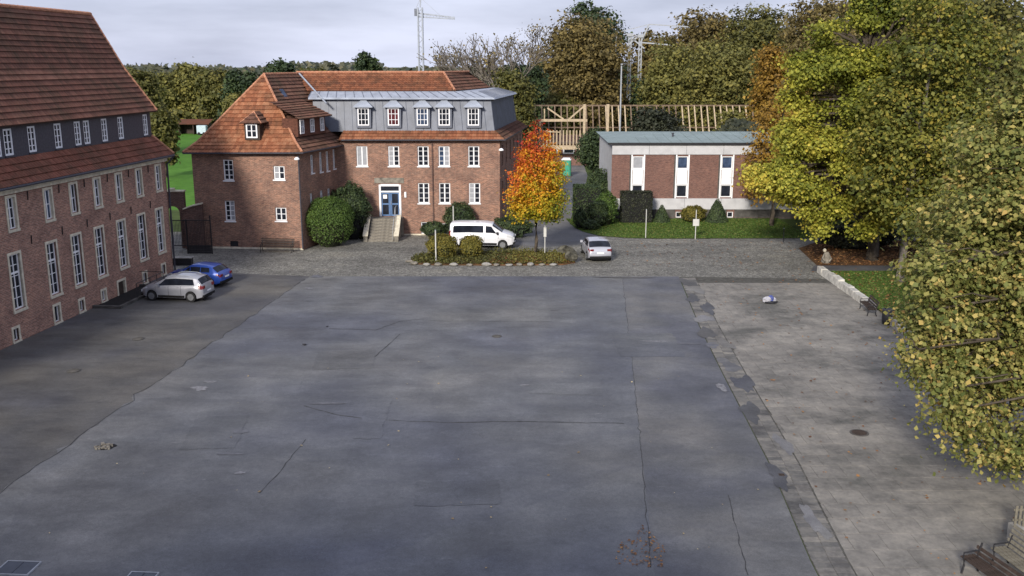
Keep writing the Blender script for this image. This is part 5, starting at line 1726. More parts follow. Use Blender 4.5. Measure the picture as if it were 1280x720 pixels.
# ================================================================== VEHICLES
def car(name, label, loc, rz, spec, paint, cat='car'):
    """lofted body: side outline and plan tables along x (front = +x); wheel arches are cut by the lower edge"""
    Lc, W, wb = spec['L'], spec['W'], spec['wb']
    xf, xr = spec['xf'], spec['xf'] - wb
    wr = spec['wr']
    t = thing(name, label, cat, loc, rz)
    pm = NT('paint_' + name + str(len(bpy.data.materials)))
    pm.b.inputs['Coat Weight'].default_value = .6
    nse = pm.noise(pm.coord(), 2, 3)
    pmat = pm.out(pm.ramp(nse, [(.3, tuple(c * .92 for c in paint)), (.7, paint)]), .32, .5, spec.get('metal', .3))
    roof_x, roof_z = zip(*spec['top']); belt_x, belt_z = zip(*spec['belt']); pl_x, pl_w = zip(*spec['plan'])
    xs = sorted(set(list(np.linspace(-Lc / 2, Lc / 2, 74)) + [xf - wr * 1.18, xf + wr * 1.18, xr - wr * 1.18, xr + wr * 1.18]))
    sill = spec.get('sill', .24)

    def section(x):
        zt = float(np.interp(x, roof_x, roof_z)); zb_ = float(np.interp(x, belt_x, belt_z)); hw = float(np.interp(x, pl_x, pl_w)) * W / 2
        zb_ = min(zb_, zt)
        lo = sill + .12 * max(0, (abs(x) - Lc * .40) / (Lc * .10))
        for c in (xf, xr):
            dx = abs(x - c); ar = wr * 1.17
            if dx < ar: lo = max(lo, wr + math.sqrt(ar * ar - dx * dx) * .98)
        up_ = max(0.0, zt - zb_)
        tw = hw * (1 - spec['tumble'] * min(1, up_ / .5))
        mid = max(lo + .02, min(zb_ - .08, sill + (zb_ - sill) * .62))
        pts = [(hw * .955, lo), (hw, mid), (hw * .985, max(mid + .01, zb_ - .05)), (hw * .94, zb_),
               (tw * .985 if up_ > .05 else hw * .86, zb_ + up_ * .82), (tw * .90 if up_ > .05 else hw * .78, zb_ + up_ * .97), (tw * .5, zt + .015), (0, zt + .025)]
        return pts
    SEC = [section(x) for x in xs]
    npnt = len(SEC[0])
    mb = MB()
    ring = []
    for x, s_ in zip(xs, SEC):
        full = [(x, -p[0], p[1]) for p in s_] + [(x, p[0], p[1]) for p in reversed(s_[:-1])]
        ring.append(len(mb.v)); mb.v += full
    nf = len(full)
    for i in range(len(ring) - 1):
        for k in range(nf - 1): mb.f.append((ring[i] + k, ring[i + 1] + k, ring[i + 1] + k + 1, ring[i] + k + 1))
    mb.f.append(tuple(ring[0] + k for k in range(nf))); mb.f.append(tuple(ring[-1] + k for k in reversed(range(nf))))
    body = put('body', mb.mesh('body', pmat, True), t)

    def pt(x, kf, side):
        s_ = section(x)
        k = min(int(kf), len(s_) - 2); f = kf - k
        y = s_[k][0] * (1 - f) + s_[k + 1][0] * f; z = s_[k][1] * (1 - f) + s_[k + 1][1] * f
        return Vector((x, y * side, z))

    def patch(nm, x0, x1, k0, k1, side, mat, parent, off=.012, nx=8, slope0=0, slope1=0, nk=3):
        m = MB()
        g_ = []
        for i in range(nx + 1):
            rowp = []
            for j in range(nk + 1):
                fj = j / nk
                xa, xb = x0 + slope0 * fj, x1 + slope1 * fj
                x = xa + (xb - xa) * i / nx
                p = pt(x, k0 + (k1 - k0) * fj, side)
                rowp.append(p + Vector((0, off * side, off * .5)))
            g_.append(rowp)
        b = len(m.v)
        for rowp in g_: m.v += [tuple(p) for p in rowp]
        for i in range(nx):
            for j in range(nk):
                q = (b + i * (nk + 1) + j, b + (i + 1) * (nk + 1) + j, b + (i + 1) * (nk + 1) + j + 1, b + i * (nk + 1) + j + 1)
                m.f.append(q if side < 0 else tuple(reversed(q)))
        return put(nm, m.mesh(nm, mat, True), parent)

    def cross(nm, x0, x1, kmax, mat, parent, off=.014, nx=6):
        m = MB(); ys = [-1, -.8, -.5, 0, .5, .8, 1]
        for i in range(nx + 1):
            x = x0 + (x1 - x0) * i / nx
            for a_ in ys:
                p = pt(x, kmax + (6.99 - kmax) * (1 - abs(a_)), 1 if a_ >= 0 else -1)
                m.v.append((p.x, p.y, p.z + off))
        n_ = len(ys)
        for i in range(nx):
            for j in range(n_ - 1):
                m.f.append((i * n_ + j, (i + 1) * n_ + j, (i + 1) * n_ + j + 1, i * n_ + j + 1) if x1 > x0 else (i * n_ + j, i * n_ + j + 1, (i + 1) * n_ + j + 1, (i + 1) * n_ + j))
        return put(nm, m.mesh(nm, mat, True), parent)
    for (nm, x0, x1, s0, s1) in spec['side']:
        for side in (-1, 1): patch(nm, x0, x1, 3.12, 3.92, side, MAT['car_glass'], t, slope0=s0, slope1=s1)
    cross('windscreen', spec['ws'][0], spec['ws'][1], 4.3, MAT['car_glass'], t)
    cross('rear_window', spec['rw'][0], spec['rw'][1], 4.4, MAT['car_glass'], t)
    for x in spec['seams']:
        for side in (-1, 1): patch('door_seam', x, x + .018, .15, 2.95, side, MAT['under'], t, off=.004, nx=1)
    for x in spec['handles']:
        for side in (-1, 1):
            p = pt(x, 2.2, side)
            put('door_handle', MB().box(-.09, .09, -.012, .012, -.014, .014).mesh('door_handle', pmat), t, WM[t.name] @ T(p + Vector((0, .014 * side, -.03))))
    for side in (-1, 1):
        p = pt(spec['mirror'], 3.0, side)
        put('mirror', MB().box(-.06, .08, -.09, .09, -.02, .15).mesh('mirror', pmat if not spec.get('darkmirror') else MAT['black']), t, WM[t.name] @ T(p + Vector((0, .12 * side, .03))))
        hl0, hl1 = spec['head']
        patch('headlight', hl0, hl1, 1.75, 2.9, side, MAT['lamp_clear'], t, nx=5)
        tl = spec['tail']
        patch('tail_light', tl[0], tl[1], tl[2], tl[3], side, MAT['lamp_red'], t, nx=5)
        patch('sill_trim', xr + wr * 1.3, xf - wr * 1.3, .02, .35, side, MAT['under'], t, off=.008)
        # headlamps wrap onto the nose
    fx, rx_ = Lc / 2, -Lc / 2
    fh = spec.get('nose', (.42, .62)); sf = section(fx); sr = section(rx_)
    put('grille', MB().box(fx - .02, fx + .012, -W * .24, W * .24, fh[0], fh[1]).mesh('grille', MAT['under']), t)
    put('front_bumper', MB().box(fx - .10, fx + .02, -W * .40, W * .40, sill + .08, fh[0] - .03).mesh('front_bumper', MAT['under']), t)
    put('number_plate', MB().box(fx + .021, fx + .03, -.26, .26, fh[0] - .12, fh[0] - .01).mesh('number_plate', MAT['white']), t)
    put('rear_bumper', MB().box(rx_ - .015, rx_ + .1, -W * .42, W * .42, sill + .06, sill + .22).mesh('rear_bumper', MAT['under']), t)
    pz = spec.get('plate_z', .62)
    put('number_plate', MB().box(rx_ - .035, rx_ - .014, -.26, .26, pz, pz + .11).mesh('number_plate', MAT['white']), t)
    for side in (-1, 1):
        tz = spec.get('tail_z', (.78, .92))
        put('tail_light', MB().box(rx_ - .012, rx_ + .05, min(side * W * .27, side * W * .41), max(side * W * .27, side * W * .41), tz[0], tz[1]).mesh('tail_light', MAT['lamp_red']), t)
        put('headlight', MB().box(fx - .06, fx + .008, min(side * W * .25, side * W * .38), max(side * W * .25, side * W * .38), fh[1] - .06, fh[1] + .08).mesh('headlight', MAT['lamp_clear']), t)
    # underbody and wheels
    put('underbody', MB().box(-Lc / 2 + .15, Lc / 2 - .15, -W / 2 + .25, W / 2 - .25, .17, .75).mesh('underbody', MAT['under']), t)
    well = MB().box(-wr * 1.15, wr * 1.15, -.13, .13, .18, wr * 2.2)
    for cx in (xf, xr):
        for side in (-1, 1):
            y = side * (W / 2 - .11)
            wh = put('wheel', MB().tube([(0, -.105, 0), (0, -.095, 0), (0, .095, 0), (0, .105, 0)], [wr * .93, wr, wr, wr * .93], 24).mesh('wheel', MAT['rubber'], False), t, WM[t.name] @ T(Vector((cx, y, wr))))
            rm_ = MB().tube([(0, side * .10, 0), (0, side * .113, 0)], [wr * .66, wr * .62], 20)
            for k in range(5):
                a = k * 2 * math.pi / 5
                rm_.beam((math.cos(a) * .05, side * .116, math.sin(a) * .05), (math.cos(a) * wr * .6, side * .116, math.sin(a) * wr * .6), .05, .02)
            put('rim', rm_.mesh('rim', MAT['alloy']), wh)
    if spec.get('rails'):
        for side in (-1, 1):
            a_, b_ = spec['rails']
            mm = MB().tube([tuple(pt(a_ + (b_ - a_) * k / 6, 5.2, side) + Vector((0, 0, .05 if 0 < k < 6 else .0))) for k in range(7)], .02, 6)
            put('roof_rail', mm.mesh('roof_rail', MAT['steel']), t)
    return t


mpv = dict(L=4.3, W=1.84, wb=2.68, xf=1.36, wr=.33, tumble=.20, sill=.24,
           top=[(-2.15, .62), (-2.13, 1.0), (-2.05, 1.18), (-1.78, 1.52), (-1.5, 1.59), (-.3, 1.64), (.35, 1.57), (1.25, 1.08), (1.75, .95), (2.05, .78), (2.15, .58)],
           belt=[(-2.15, .62), (-2.1, .96), (-1.8, 1.05), (.6, .98), (1.2, .96), (1.75, .90), (2.05, .76), (2.15, .56)],
           plan=[(-2.15, .82), (-2.0, .93), (-1.6, .985), (0, 1.0), (1.4, .98), (1.85, .90), (2.07, .76), (2.15, .62)],
           side=[('side_window', -1.60, -.70, .12, .0), ('side_window', -.70, .15, 0, 0), ('side_window', .15, .98, 0, -.55)],
           ws=(1.20, .42), rw=(-2.06, -1.80), seams=[-.68, .16, 1.05], handles=[-.5, .38], mirror=.82, head=(1.62, 2.03), tail=(-2.1, -1.85, 1.6, 3.6),
           tail_z=(.86, 1.05), nose=(.44, .60), rails=(-1.4, .2))
car('parked_car', 'silver people carrier parked facing the long brick building, nearer than the blue car', Vector((-20.15, 56.35, .014)), R(180 - 9), mpv, (.36, .37, .41)).scale = (.93, .93, .93)
hatch = dict(L=4.15, W=1.76, wb=2.55, xf=1.30, wr=.31, tumble=.22, sill=.22,
             top=[(-2.07, .60), (-2.04, .92), (-1.86, 1.02), (-1.45, 1.36), (-1.1, 1.43), (-.2, 1.46), (.2, 1.42), (1.02, 1.0), (1.7, .88), (1.98, .72), (2.07, .54)],
             belt=[(-2.07, .60), (-1.95, .90), (-1.6, .98), (.5, .92), (1.0, .90), (1.7, .83), (1.98, .70), (2.07, .52)],
             plan=[(-2.07, .80), (-1.9, .92), (-1.5, .98), (0, 1.0), (1.3, .98), (1.78, .89), (2.0, .75), (2.07, .6)],
             side=[('side_window', -1.28, -.62, .05, 0), ('side_window', -.56, .16, 0, 0), ('side_window', .22, .84, 0, -.5)],
             ws=(.98, .30), rw=(-1.84, -1.48), seams=[-.58, .19, .95], handles=[-.42, .36], mirror=.7, head=(1.55, 1.95), tail=(-2.02, -1.75, 1.7, 2.95),
             tail_z=(.74, .9), nose=(.42, .56), metal=.2)
car('parked_car', 'blue hatchback parked behind the silver people carrier by the brick building', Vector((-20.1, 60.3, .014)), R(180 - 14), hatch, (.02, .065, .33)).scale = (.94, .94, .94)
sed = dict(L=4.35, W=1.80, wb=2.63, xf=1.35, wr=.32, tumble=.22, sill=.23,
           top=[(-2.17, .62), (-2.14, .98), (-1.95, 1.05), (-1.35, 1.37), (-.9, 1.44), (-.1, 1.47), (.3, 1.42), (1.15, 1.0), (1.8, .87), (2.08, .72), (2.17, .54)],
           belt=[(-2.17, .62), (-2.05, .95), (-1.7, 1.0), (.5, .94), (1.1, .91), (1.8, .83), (2.08, .70), (2.17, .52)],
           plan=[(-2.17, .84), (-2.0, .94), (-1.5, .99), (0, 1.0), (1.4, .98), (1.85, .89), (2.1, .75), (2.17, .6)],
           side=[('side_window', -1.35, -.62, .1, 0), ('side_window', -.56, .18, 0, 0), ('side_window', .24, .95, 0, -.5)],
           ws=(1.08, .36), rw=(-1.93, -1.30), seams=[-.58, .21, 1.0], handles=[-.42, .4], mirror=.8, head=(1.6, 2.03), tail=(-2.12, -1.85, 1.8, 2.95),
           tail_z=(.82, .95), nose=(.42, .56))
car('parked_car', 'white silver hatchback seen from behind, parked right of the planted island', Vector((6.15, 69.3, .012)), R(94), sed, (.46, .47, .53))
vn = dict(L=5.0, W=1.98, wb=2.95, xf=1.62, wr=.34, tumble=.13, sill=.28,
          top=[(-2.5, .9), (-2.48, 1.78), (-2.4, 1.92), (-1.8, 1.97), (.2, 1.97), (.75, 1.90), (1.62, 1.27), (2.2, 1.08), (2.44, .92), (2.5, .62)],
          belt=[(-2.5, .9), (-2.45, 1.12), (-1, 1.18), (.9, 1.16), (1.6, 1.12), (2.2, 1.0), (2.44, .86), (2.5, .6)],
          plan=[(-2.5, .93), (-2.4, .98), (-1.8, 1.0), (1.2, 1.0), (1.9, .96), (2.3, .84), (2.5, .66)],
          side=[('side_window', -2.2, -1.05, .02, 0), ('side_window', -1.05, .14, 0, 0), ('side_window', .32, 1.18, 0, -.42)],
          ws=(1.58, .84), rw=(-2.492, -2.44), seams=[-1.07, .2, 1.28], handles=[.05, .42], mirror=1.22, head=(1.92, 2.4), tail=(-2.48, -2.36, 1.2, 3.4),
          tail_z=(1.0, 1.35), nose=(.55, .82), metal=0.0, darkmirror=True, plate_z=.7)
car('parked_van', 'white minibus van with dark side windows parked behind the planted island', Vector((-2.25, 73.2, .014)), R(-5), vn, (.70, .71, .75), 'van')


MAT['moss_rock'] = m_plain('mossy_rock', (0.10, 0.095, 0.075), .95, .6, 2.2, bump=.6)
# ================================================================== PLANTED ISLAND
isl = [( -7.3, 67.6), (-6.9, 66.5), (-5.5, 66.1), (0, 66.0), (3.6, 66.2), (4.5, 66.9), (4.4, 68.4), (3.6, 70.2), (1.5, 71.0), (-3, 71.0), (-5.8, 70.5), (-7.0, 69.3)]
sheet('planted_island', isl, .10, MAT['soil'])
m_ = MB(); n = len(isl)
for i in range(n):
    j = (i + 1) % n
    m_.quad((*isl[i], 0), (*isl[j], 0), (*isl[j], .10), (*isl[i], .10))
struct('island_edge', m_.mesh('island_edge', MAT['soil']))
rng = np.random.default_rng(21)
q = scatter_poly(isl, 9000, rng)
P = np.column_stack([q, .12 + rng.random(9000) ** 2 * .28])
gc = put('ground_cover', np_mesh('ground_cover', leaves_at(P, np.tile([0, 0, .5], (9000, 1)), .13, rng), 4, np.clip(rng.random(9000) * .7 + (q[:, 0] > 0) * .3, 0, 1), LEAF['olive']))
gc['kind'] = 'stuff'
litter('fallen_leaves', [(-2, 66.2), (4.2, 66.4), (4.2, 69.5), (-1, 69.8)], 1500, .14, .16, LEAF['litter'], 22)
stone_spots = [(-6.9, 66.35), (-6.0, 66.0), (-5.2, 65.95), (-4.1, 65.95), (-3.0, 65.9), (-1.8, 65.95), (-1.1, 65.9), (-.2, 65.9), (.5, 65.95), (1.3, 65.9), (2.1, 66.0), (2.9, 66.0), (-7.3, 67.2)]
rgs = random.Random(12)


def boulder(sx, sy, sz, seed):
    rr_ = random.Random(seed); mb = MB(); nu, nv = 9, 5
    for j in range(nv + 1):
        for i in range(nu):
            a = 2 * math.pi * i / nu; f = math.pi * j / nv
            q_ = 1 + rr_.uniform(-.18, .18)
            mb.v.append((sx * math.sin(f) * math.cos(a) * q_, sy * math.sin(f) * math.sin(a) * q_, max(0, sz * .5 * (1 + math.cos(f)) * (1 + rr_.uniform(-.1, .1)))))
    for j in range(nv):
        for i in range(nu):
            i2 = (i + 1) % nu
            mb.f.append((j * nu + i, (j + 1) * nu + i, (j + 1) * nu + i2, j * nu + i2))
    return mb


for i, (x, y) in enumerate(stone_spots):
    mb = boulder(rgs.uniform(.22, .4), rgs.uniform(.15, .25), rgs.uniform(.16, .26), 50 + i)
    tag(put('edge_stone', mb.mesh('edge_stone', MAT['concrete'] if i % 2 else MAT['stone_dark']), None, T(Vector((x, y, .005)))), ('small pale stone in the row edging the planted island' if i % 2 else 'small dark weathered stone in the row edging the planted island'), 'stone', 'stones edging the planted island')
tag(put('boulder', boulder(.5, .4, .75, 91).mesh('boulder', MAT['moss_rock']), None, T(Vector((4.25, 67.0, .1)))), 'mossy boulder at the right front corner of the planted island', 'rock')
tag(put('boulder', boulder(.65, .45, .7, 92).mesh('boulder', MAT['moss_rock']), None, T(Vector((4.0, 69.3, .1)))), 'low dark boulder behind the front one on the planted island', 'rock')


def bush(name, label, P, rx, ry, h, mat, n=4000, size=.14, shape='round', cat='bush', seed=1, rz=0, group=None, rough=1.0):
    t = thing(name, label, cat, P, rz, group)
    rng = np.random.default_rng(seed)
    if shape == 'round':
        D = rng.normal(0, 1, (n, 3)); D /= np.linalg.norm(D, axis=1)[:, None]
        D[:, 2] = np.abs(D[:, 2]) * np.sign(rng.random(n) - .28)
        lump = 1 + .13 * np.sin(D[:, 0] * 4 + seed) * np.cos(D[:, 1] * 5 + D[:, 2] * 4) + .08 * np.sin(D[:, 2] * 9 + D[:, 0] * 8 + seed * 2)
        lump = 1 + (lump - 1) * rough
        sprig = rng.random(n) < .06 * rough
        rr_ = (.80 + .2 * rng.random(n) + sprig * rng.random(n) * .16) * lump
        P_ = np.column_stack([D[:, 0] * rx, D[:, 1] * ry, (D[:, 2] * .5 + .5) * h]) * 1.0
        C = np.array([0, 0, h * .5]); P_ = C + (P_ - C) * rr_[:, None]
        N = D + [0, 0, .4]
        core = MB().lathe([(rx * .35, .02), (rx * .72, h * .22), (rx * .80, h * .5), (rx * .62, h * .78), (rx * .2, h * .9)], (0, 0, 0), 12)
        core.v = [(v[0], v[1] * ry / rx, v[2]) for v in core.v]
    elif shape == 'cone':
        f = 1 - np.sqrt(rng.random(n)); a = rng.random(n) * 6.283
        rr_ = (1 - f) ** .75 * (.88 + .14 * rng.random(n))
        P_ = np.column_stack([np.cos(a) * rx * rr_, np.sin(a) * ry * rr_, f * h + .02])
        N = np.column_stack([np.cos(a), np.sin(a), np.full(n, .6)])
        core = MB().lathe([(rx * .8, .02), (rx * .66, h * .25), (rx * .45, h * .5), (rx * .2, h * .8), (.02, h * .92)], (0, 0, 0), 12)
    else:
        u = rng.random((n, 3)) * 2 - 1
        ax = rng.integers(0, 3, n); sg = np.where(rng.random(n) < .5, -1., 1.)
        for k in range(3): u[ax == k, k] = sg[ax == k]
        u[(ax == 2), 2] = 1
        P_ = np.column_stack([u[:, 0] * rx, u[:, 1] * ry, (u[:, 2] * .5 + .5) * h]) + rng.normal(0, .035, (n, 3))
        N = np.zeros((n, 3)); N[np.arange(n), ax] = u[np.arange(n), ax]; N += [0, 0, .3]
        core = MB().box(-rx + .06, rx - .06, -ry + .06, ry - .06, 0, h - .06)
    P_[:, 2] = np.maximum(P_[:, 2], .03)
    ph_ = np.sin(P_[:, 0] * 3.1 + seed) * np.cos(P_[:, 2] * 3.7) * .15
    tt = np.clip(rng.random(n) * .7 + .15 + ph_, 0, 1)
    put('foliage', np_mesh('foliage', leaves_at(P_, N, size, rng), 4, tt, mat), t)
    put('shade_core', core.mesh('shade_core', MAT['under'] if mat in (LEAF['dark'], LEAF['hedge']) else MAT['twig']), t)  # solid core, its dark colour stands in for the shade inside the bush
    return t


MAT['twig'] = m_plain('bush_core_dark', (0.025, 0.03, 0.014), .9, .4, 6)
bush('round_bush', 'large round clipped green bush at the corner of the left wing', (-14.2, 73.6, 0), 2.0, 1.9, 3.9, LEAF['green'], 17000, .10, seed=2, rough=.3)
bush('dark_shrub', 'tall dark evergreen shrub between the round bush and the entrance steps', (-12.9, 76.6, 0), 1.5, 1.1, 4.6, LEAF['dark'], 8000, .15, seed=3)
bush('dark_shrub', 'dark evergreen shrub in the inner corner behind the round bush', (-14.0, 77.2, 0), 1.1, .8, 4.0, LEAF['dark'], 4000, .15, seed=33)
bush('wall_shrub', 'dark leafy shrub against the facade above the white van', (-4.3, 77.3, 0), 1.3, .8, 2.9, LEAF['dark'], 5000, .14, seed=4)
bush('wall_shrub', 'low dark shrub beside the basement window', (-6.4, 77.4, 0), 1.0, .7, 1.3, LEAF['dark'], 2500, .14, seed=5)
bush('wall_shrub', 'low dark shrub at the right corner of the main facade', (-.1, 77.4, 0), 1.9, .9, 1.7, LEAF['dark'], 5000, .14, seed=6)
bush('gold_bush', 'rounded olive yellow bush at the left of the island in front of the van', (-5.05, 68.3, .1), 1.15, 1.05, 1.75, LEAF['goldbush'], 5500, .11, seed=7)
bush('gold_bush', 'smaller rounded olive bush in front of the van rear door', (-2.95, 68.6, .1), .85, .85, 1.6, LEAF['goldbush'], 4000, .11, seed=8)
Yh = 85.0
bush('clipped_bush', 'tall dark clipped hedge block at the left end of the hedge group by the drive', AY(733, 262, 87)[:2] + (0,), 1.15, 1.3, 3.0, LEAF['dark'], 7000, .13, 'box', seed=9)
bush('clipped_bush', 'dark bush rising behind the hedge group beside the flat building', AY(749, 240, 91)[:2] + (0,), 1.3, 1.1, 4.2, LEAF['dark'], 5000, .15, seed=10)
bush('clipped_bush', 'lighter green bush at the right of the hedge group by the building corner', AY(757, 270, 83.5)[:2] + (0,), 1.05, 1.0, 2.9, LEAF['green'], 5000, .13, seed=11)
bush('clipped_bush', 'small dark egg shaped bush at the front left of the hedge group', AY(725, 280, 81.8)[:2] + (0,), .55, .55, 1.7, LEAF['dark'], 2500, .11, seed=12)
bush('clipped_bush', 'low bluish green bush at the front of the hedge group', AY(738, 283, 81.0)[:2] + (0,), .8, .6, .9, LEAF['dark'], 2500, .11, seed=13)
bush('clipped_bush', 'dark bush in the middle of the hedge group beside the drive', AY(747, 276, 82.5)[:2] + (0,), .9, .8, 2.3, LEAF['dark'], 3500, .13, seed=14)
bush('clipped_hedge', 'tall dark box shaped hedge in front of the flat building', AY(794.5, 272, Yh)[:2] + (0,), 1.35, .6, 2.75, LEAF['hedge'], 8000, .10, 'box', 'hedge', seed=15)
bush('cone_shrub', 'small dark pointed shrub right of the box hedge', AY(827, 273, Yh)[:2] + (0,), .78, .7, 1.6, LEAF['dark'], 3000, .10, 'cone', seed=16)
bush('gold_bush', 'wide golden green bush in front of the flat building basement', AY(866, 273, Yh)[:2] + (0,), 1.15, .8, 1.5, LEAF['goldbush'], 4500, .12, seed=17)
bush('cone_shrub', 'larger green pointed shrub right of the golden bush', AY(896, 273, Yh)[:2] + (0,), 1.05, .9, 2.15, LEAF['dark'], 4000, .11, 'cone', seed=18)


# ================================================================== TREES
def maple_tint(P, t, rng):
    f = (P[:, 2] - 2.0) / 8.0
    v = .10 + f * .92 - P[:, 0] * .10 + (t - .5) * .7 + .10 * np.sin(P[:, 0] * 2.3 + P[:, 2] * 1.7) * np.cos(P[:, 1] * 2 + P[:, 2])
    return np.clip(v, 0, 1)


mb_bl = []
for i, (z, r_) in enumerate([(3.0, 1.9), (3.6, 2.3), (4.6, 2.5), (5.6, 2.35), (6.7, 2.0), (7.7, 1.55), (8.6, 1.1), (9.4, .62)]):
    k = 6 if r_ > 1.5 else (4 if r_ > .8 else 1)
    for j in range(k):
        a = j * 6.283 / k + i * .9
        q = 0 if k == 1 else r_ * .58
        mb_bl.append((.1 + math.cos(a) * q, math.sin(a) * q, z + random.uniform(-.2, .2), max(.35, r_ * .42), max(.35, r_ * .42), max(.4, r_ * .33)))
make_tree('maple_tree', 'young maple in orange, red and yellow autumn colour on the planted island', 'tree', (1.75, 69.5, .1), mb_bl, 22000, .155, LEAF['maple'], 'bark', 2.3, .13, 5, tintf=maple_tint, csig=.2, shell=.3, twigs=1)


def green_low(P, t, rng):
    return np.clip(t + (-.05 * (P[:, 2] - 8) * .5) + .0, 0, 1)


# big yellow green tree on the right
bl = []
spots = [(-6.9, 0, 6.9, 2.3), (-5.6, -1.5, 4.7, 2.4), (-5.9, .6, 9.6, 2.2), (-4.2, -.8, 12.6, 2.4), (-3.2, -2.4, 8.4, 3.2), (-1.0, -3.0, 5.4, 2.6), (.2, -2.2, 11, 3.2), (-2.2, .2, 15.2, 2.9),
         (2.3, -1.6, 7.3, 2.7), (2.6, .2, 14.2, 3.0), (3.8, -.5, 10.5, 2.6), (.4, .8, 17.4, 2.4), (-3.8, 2.5, 8, 3.0), (2, 3, 9, 3.2), (-1, 3, 13, 3.2), (-3.6, -2.2, 3.9, 1.6), (1.2, -1.5, 3.6, 1.5), (-6.9, -.6, 4.4, 1.5), (-1.2, -3.2, 3.4, 1.5), (-5.0, -2.6, 3.3, 1.2), (2.6, -2.6, 4.0, 1.7), (-6.4, 0, 12.0, 1.6), (-5.4, .5, 13.8, 1.9), (-6.6, 0, 8.4, 2.0), (-7.6, .2, 6.2, 1.7), (-4.4, 0, 15.6, 1.8), (-5.6, -.6, 7.2, 2.2), (-5.2, .4, 11, 2.1), (-3.0, -1.5, 10.8, 2.2), (-1.2, -2.8, 8.4, 2.2), (-2.6, 0, 17.4, 2.1), (-.6, -.8, 19.0, 2.2), (2.0, 0, 17.8, 2.3), (-4.2, .8, 13.6, 2.0), (-1.8, -1.4, 13.2, 2.4), (.6, -1.6, 15.2, 2.3)]
rgm = random.Random(77)
for x, y, z, r_ in spots:
    for q in range(3):
        a = rgm.uniform(0, 6.28); rr = r_ * rgm.uniform(.4, .62)
        bl.append((x + math.cos(a) * r_ * .5 - .25, y + math.sin(a) * r_ * .5 - .35, z + rgm.uniform(-.55, .55) * r_, rr, rr, rr * .6))


def big_tint(P, t, rng):
    h = (P[:, 2] - 3) / 15
    return np.clip(t * .8 + .28 - .28 * h + .12 * np.sin(P[:, 0] * .9 + P[:, 2] * .7) - .03 * (P[:, 0] + 4), 0, 1)


make_tree('large_maple', 'big yellow green maple with leaves to the ground beside the leafy bank', 'tree', (26.0, 68.0, .03), bl, 130000, .225, LEAF['biggreen'], 'bark', 4.2, .42, 31, csig=.30, shell=.4, tintf=big_tint, twigs=2)
# plane-like tree on the small lawn, pale trunk
bl = []
for x, y, z, r_ in [(-1.9, -.5, 6.6, 2.0), (.5, -1, 8.6, 2.4), (2.8, 0, 7.2, 2.4), (-.8, .5, 11.0, 2.6), (2.2, .8, 11.5, 2.6), (.6, 0, 14.2, 2.4), (4.2, .6, 9.8, 2.4), (-2.2, 0, 9.0, 1.8), (3.4, 1, 14.8, 2.2), (1.6, -1.2, 5.4, 1.7), (1, .5, 17, 2.0), (0, -1.5, 4.6, 1.5), (1.8, -1, 4.2, 1.6), (-1.3, -1.2, 5.2, 1.3), (.6, -1.8, 3.6, 1.1)]:
    bl.append((x, y, z, r_, r_, r_ * .8))
make_tree('lawn_tree', 'olive leaved tree with pale trunk on the small lawn behind the white wall', 'tree', (25.1, 60.6, .1), bl, 34000, .24, LEAF['big'], 'bark_pale', 4.6, .26, 37, csig=.42, shell=.45)
# dark trees behind
bl = [(x, y, z, r_, r_, r_ * .85) for x, y, z, r_ in [(0, 0, 8, 3.6), (-3.4, 0, 6.5, 2.8), (3.5, 0, 7.2, 3), (0, 0, 13, 3.6), (-3, .5, 11.2, 2.8), (3.2, 0, 12, 3), (.5, 0, 17, 2.8), (0, -1, 4, 2.2), (3, -1, 3.8, 2.0), (-3, -1, 3.6, 1.8)]]
make_tree('dark_tree', 'dark olive tree filling the shade right of the big maple', 'tree', (35.0, 72.5, .03), bl, 22000, .34, LEAF['olive'], 'bark', 4, .35, 41, csig=.5)
make_tree('dark_tree', 'tall brown olive tree standing behind the big yellow maple', 'tree', (29.5, 80.5, .0), [(b[0], b[1], b[2] * 1.12, b[3] * 1.1, b[4], b[5]) for b in bl], 20000, .38, LEAF['brown'], 'bark', 4, .38, 43, csig=.5)
bush('dark_shrub', 'low black green shrubbery under the big maple on the leafy bank', (26.5, 72.4, .03), 3.2, 1.3, 2.0, LEAF['hedge'], 7000, .2, seed=60)
bush('dark_shrub', 'dark shrubbery behind the pale trunk at the right of the bank', (33.0, 69.5, .03), 3.0, 1.3, 2.1, LEAF['hedge'], 7000, .2, seed=61)
# orange tree at the corner of the flat building
make_tree('orange_tree', 'orange brown tree before the right part of the flat roofed building', 'tree', AY(965, 270, 83)[:2] + (0,),
          [(x, y, z, r_, r_, r_ * .85) for x, y, z, r_ in [(0, 0, 4.4, 2.0), (-1.3, 0, 3.4, 1.4), (1.0, 0, 6.6, 1.9), (-.6, 0, 7.8, 1.7), (.6, 0, 9.8, 1.9), (1.6, 0, 11.8, 1.7), (2.2, 0, 8.5, 1.7), (-.2, 0, 5.8, 1.8), (1.8, 0, 4.8, 1.6), (2.9, -.8, 13.4, 1.8), (3.4, -1, 10.5, 1.8), (-1.7, -.5, 5.6, 1.2), (-1.8, -.3, 4.2, 1.1)]],
          17000, .24, LEAF['orange'], 'bark', 2.4, .2, 47, csig=.34)
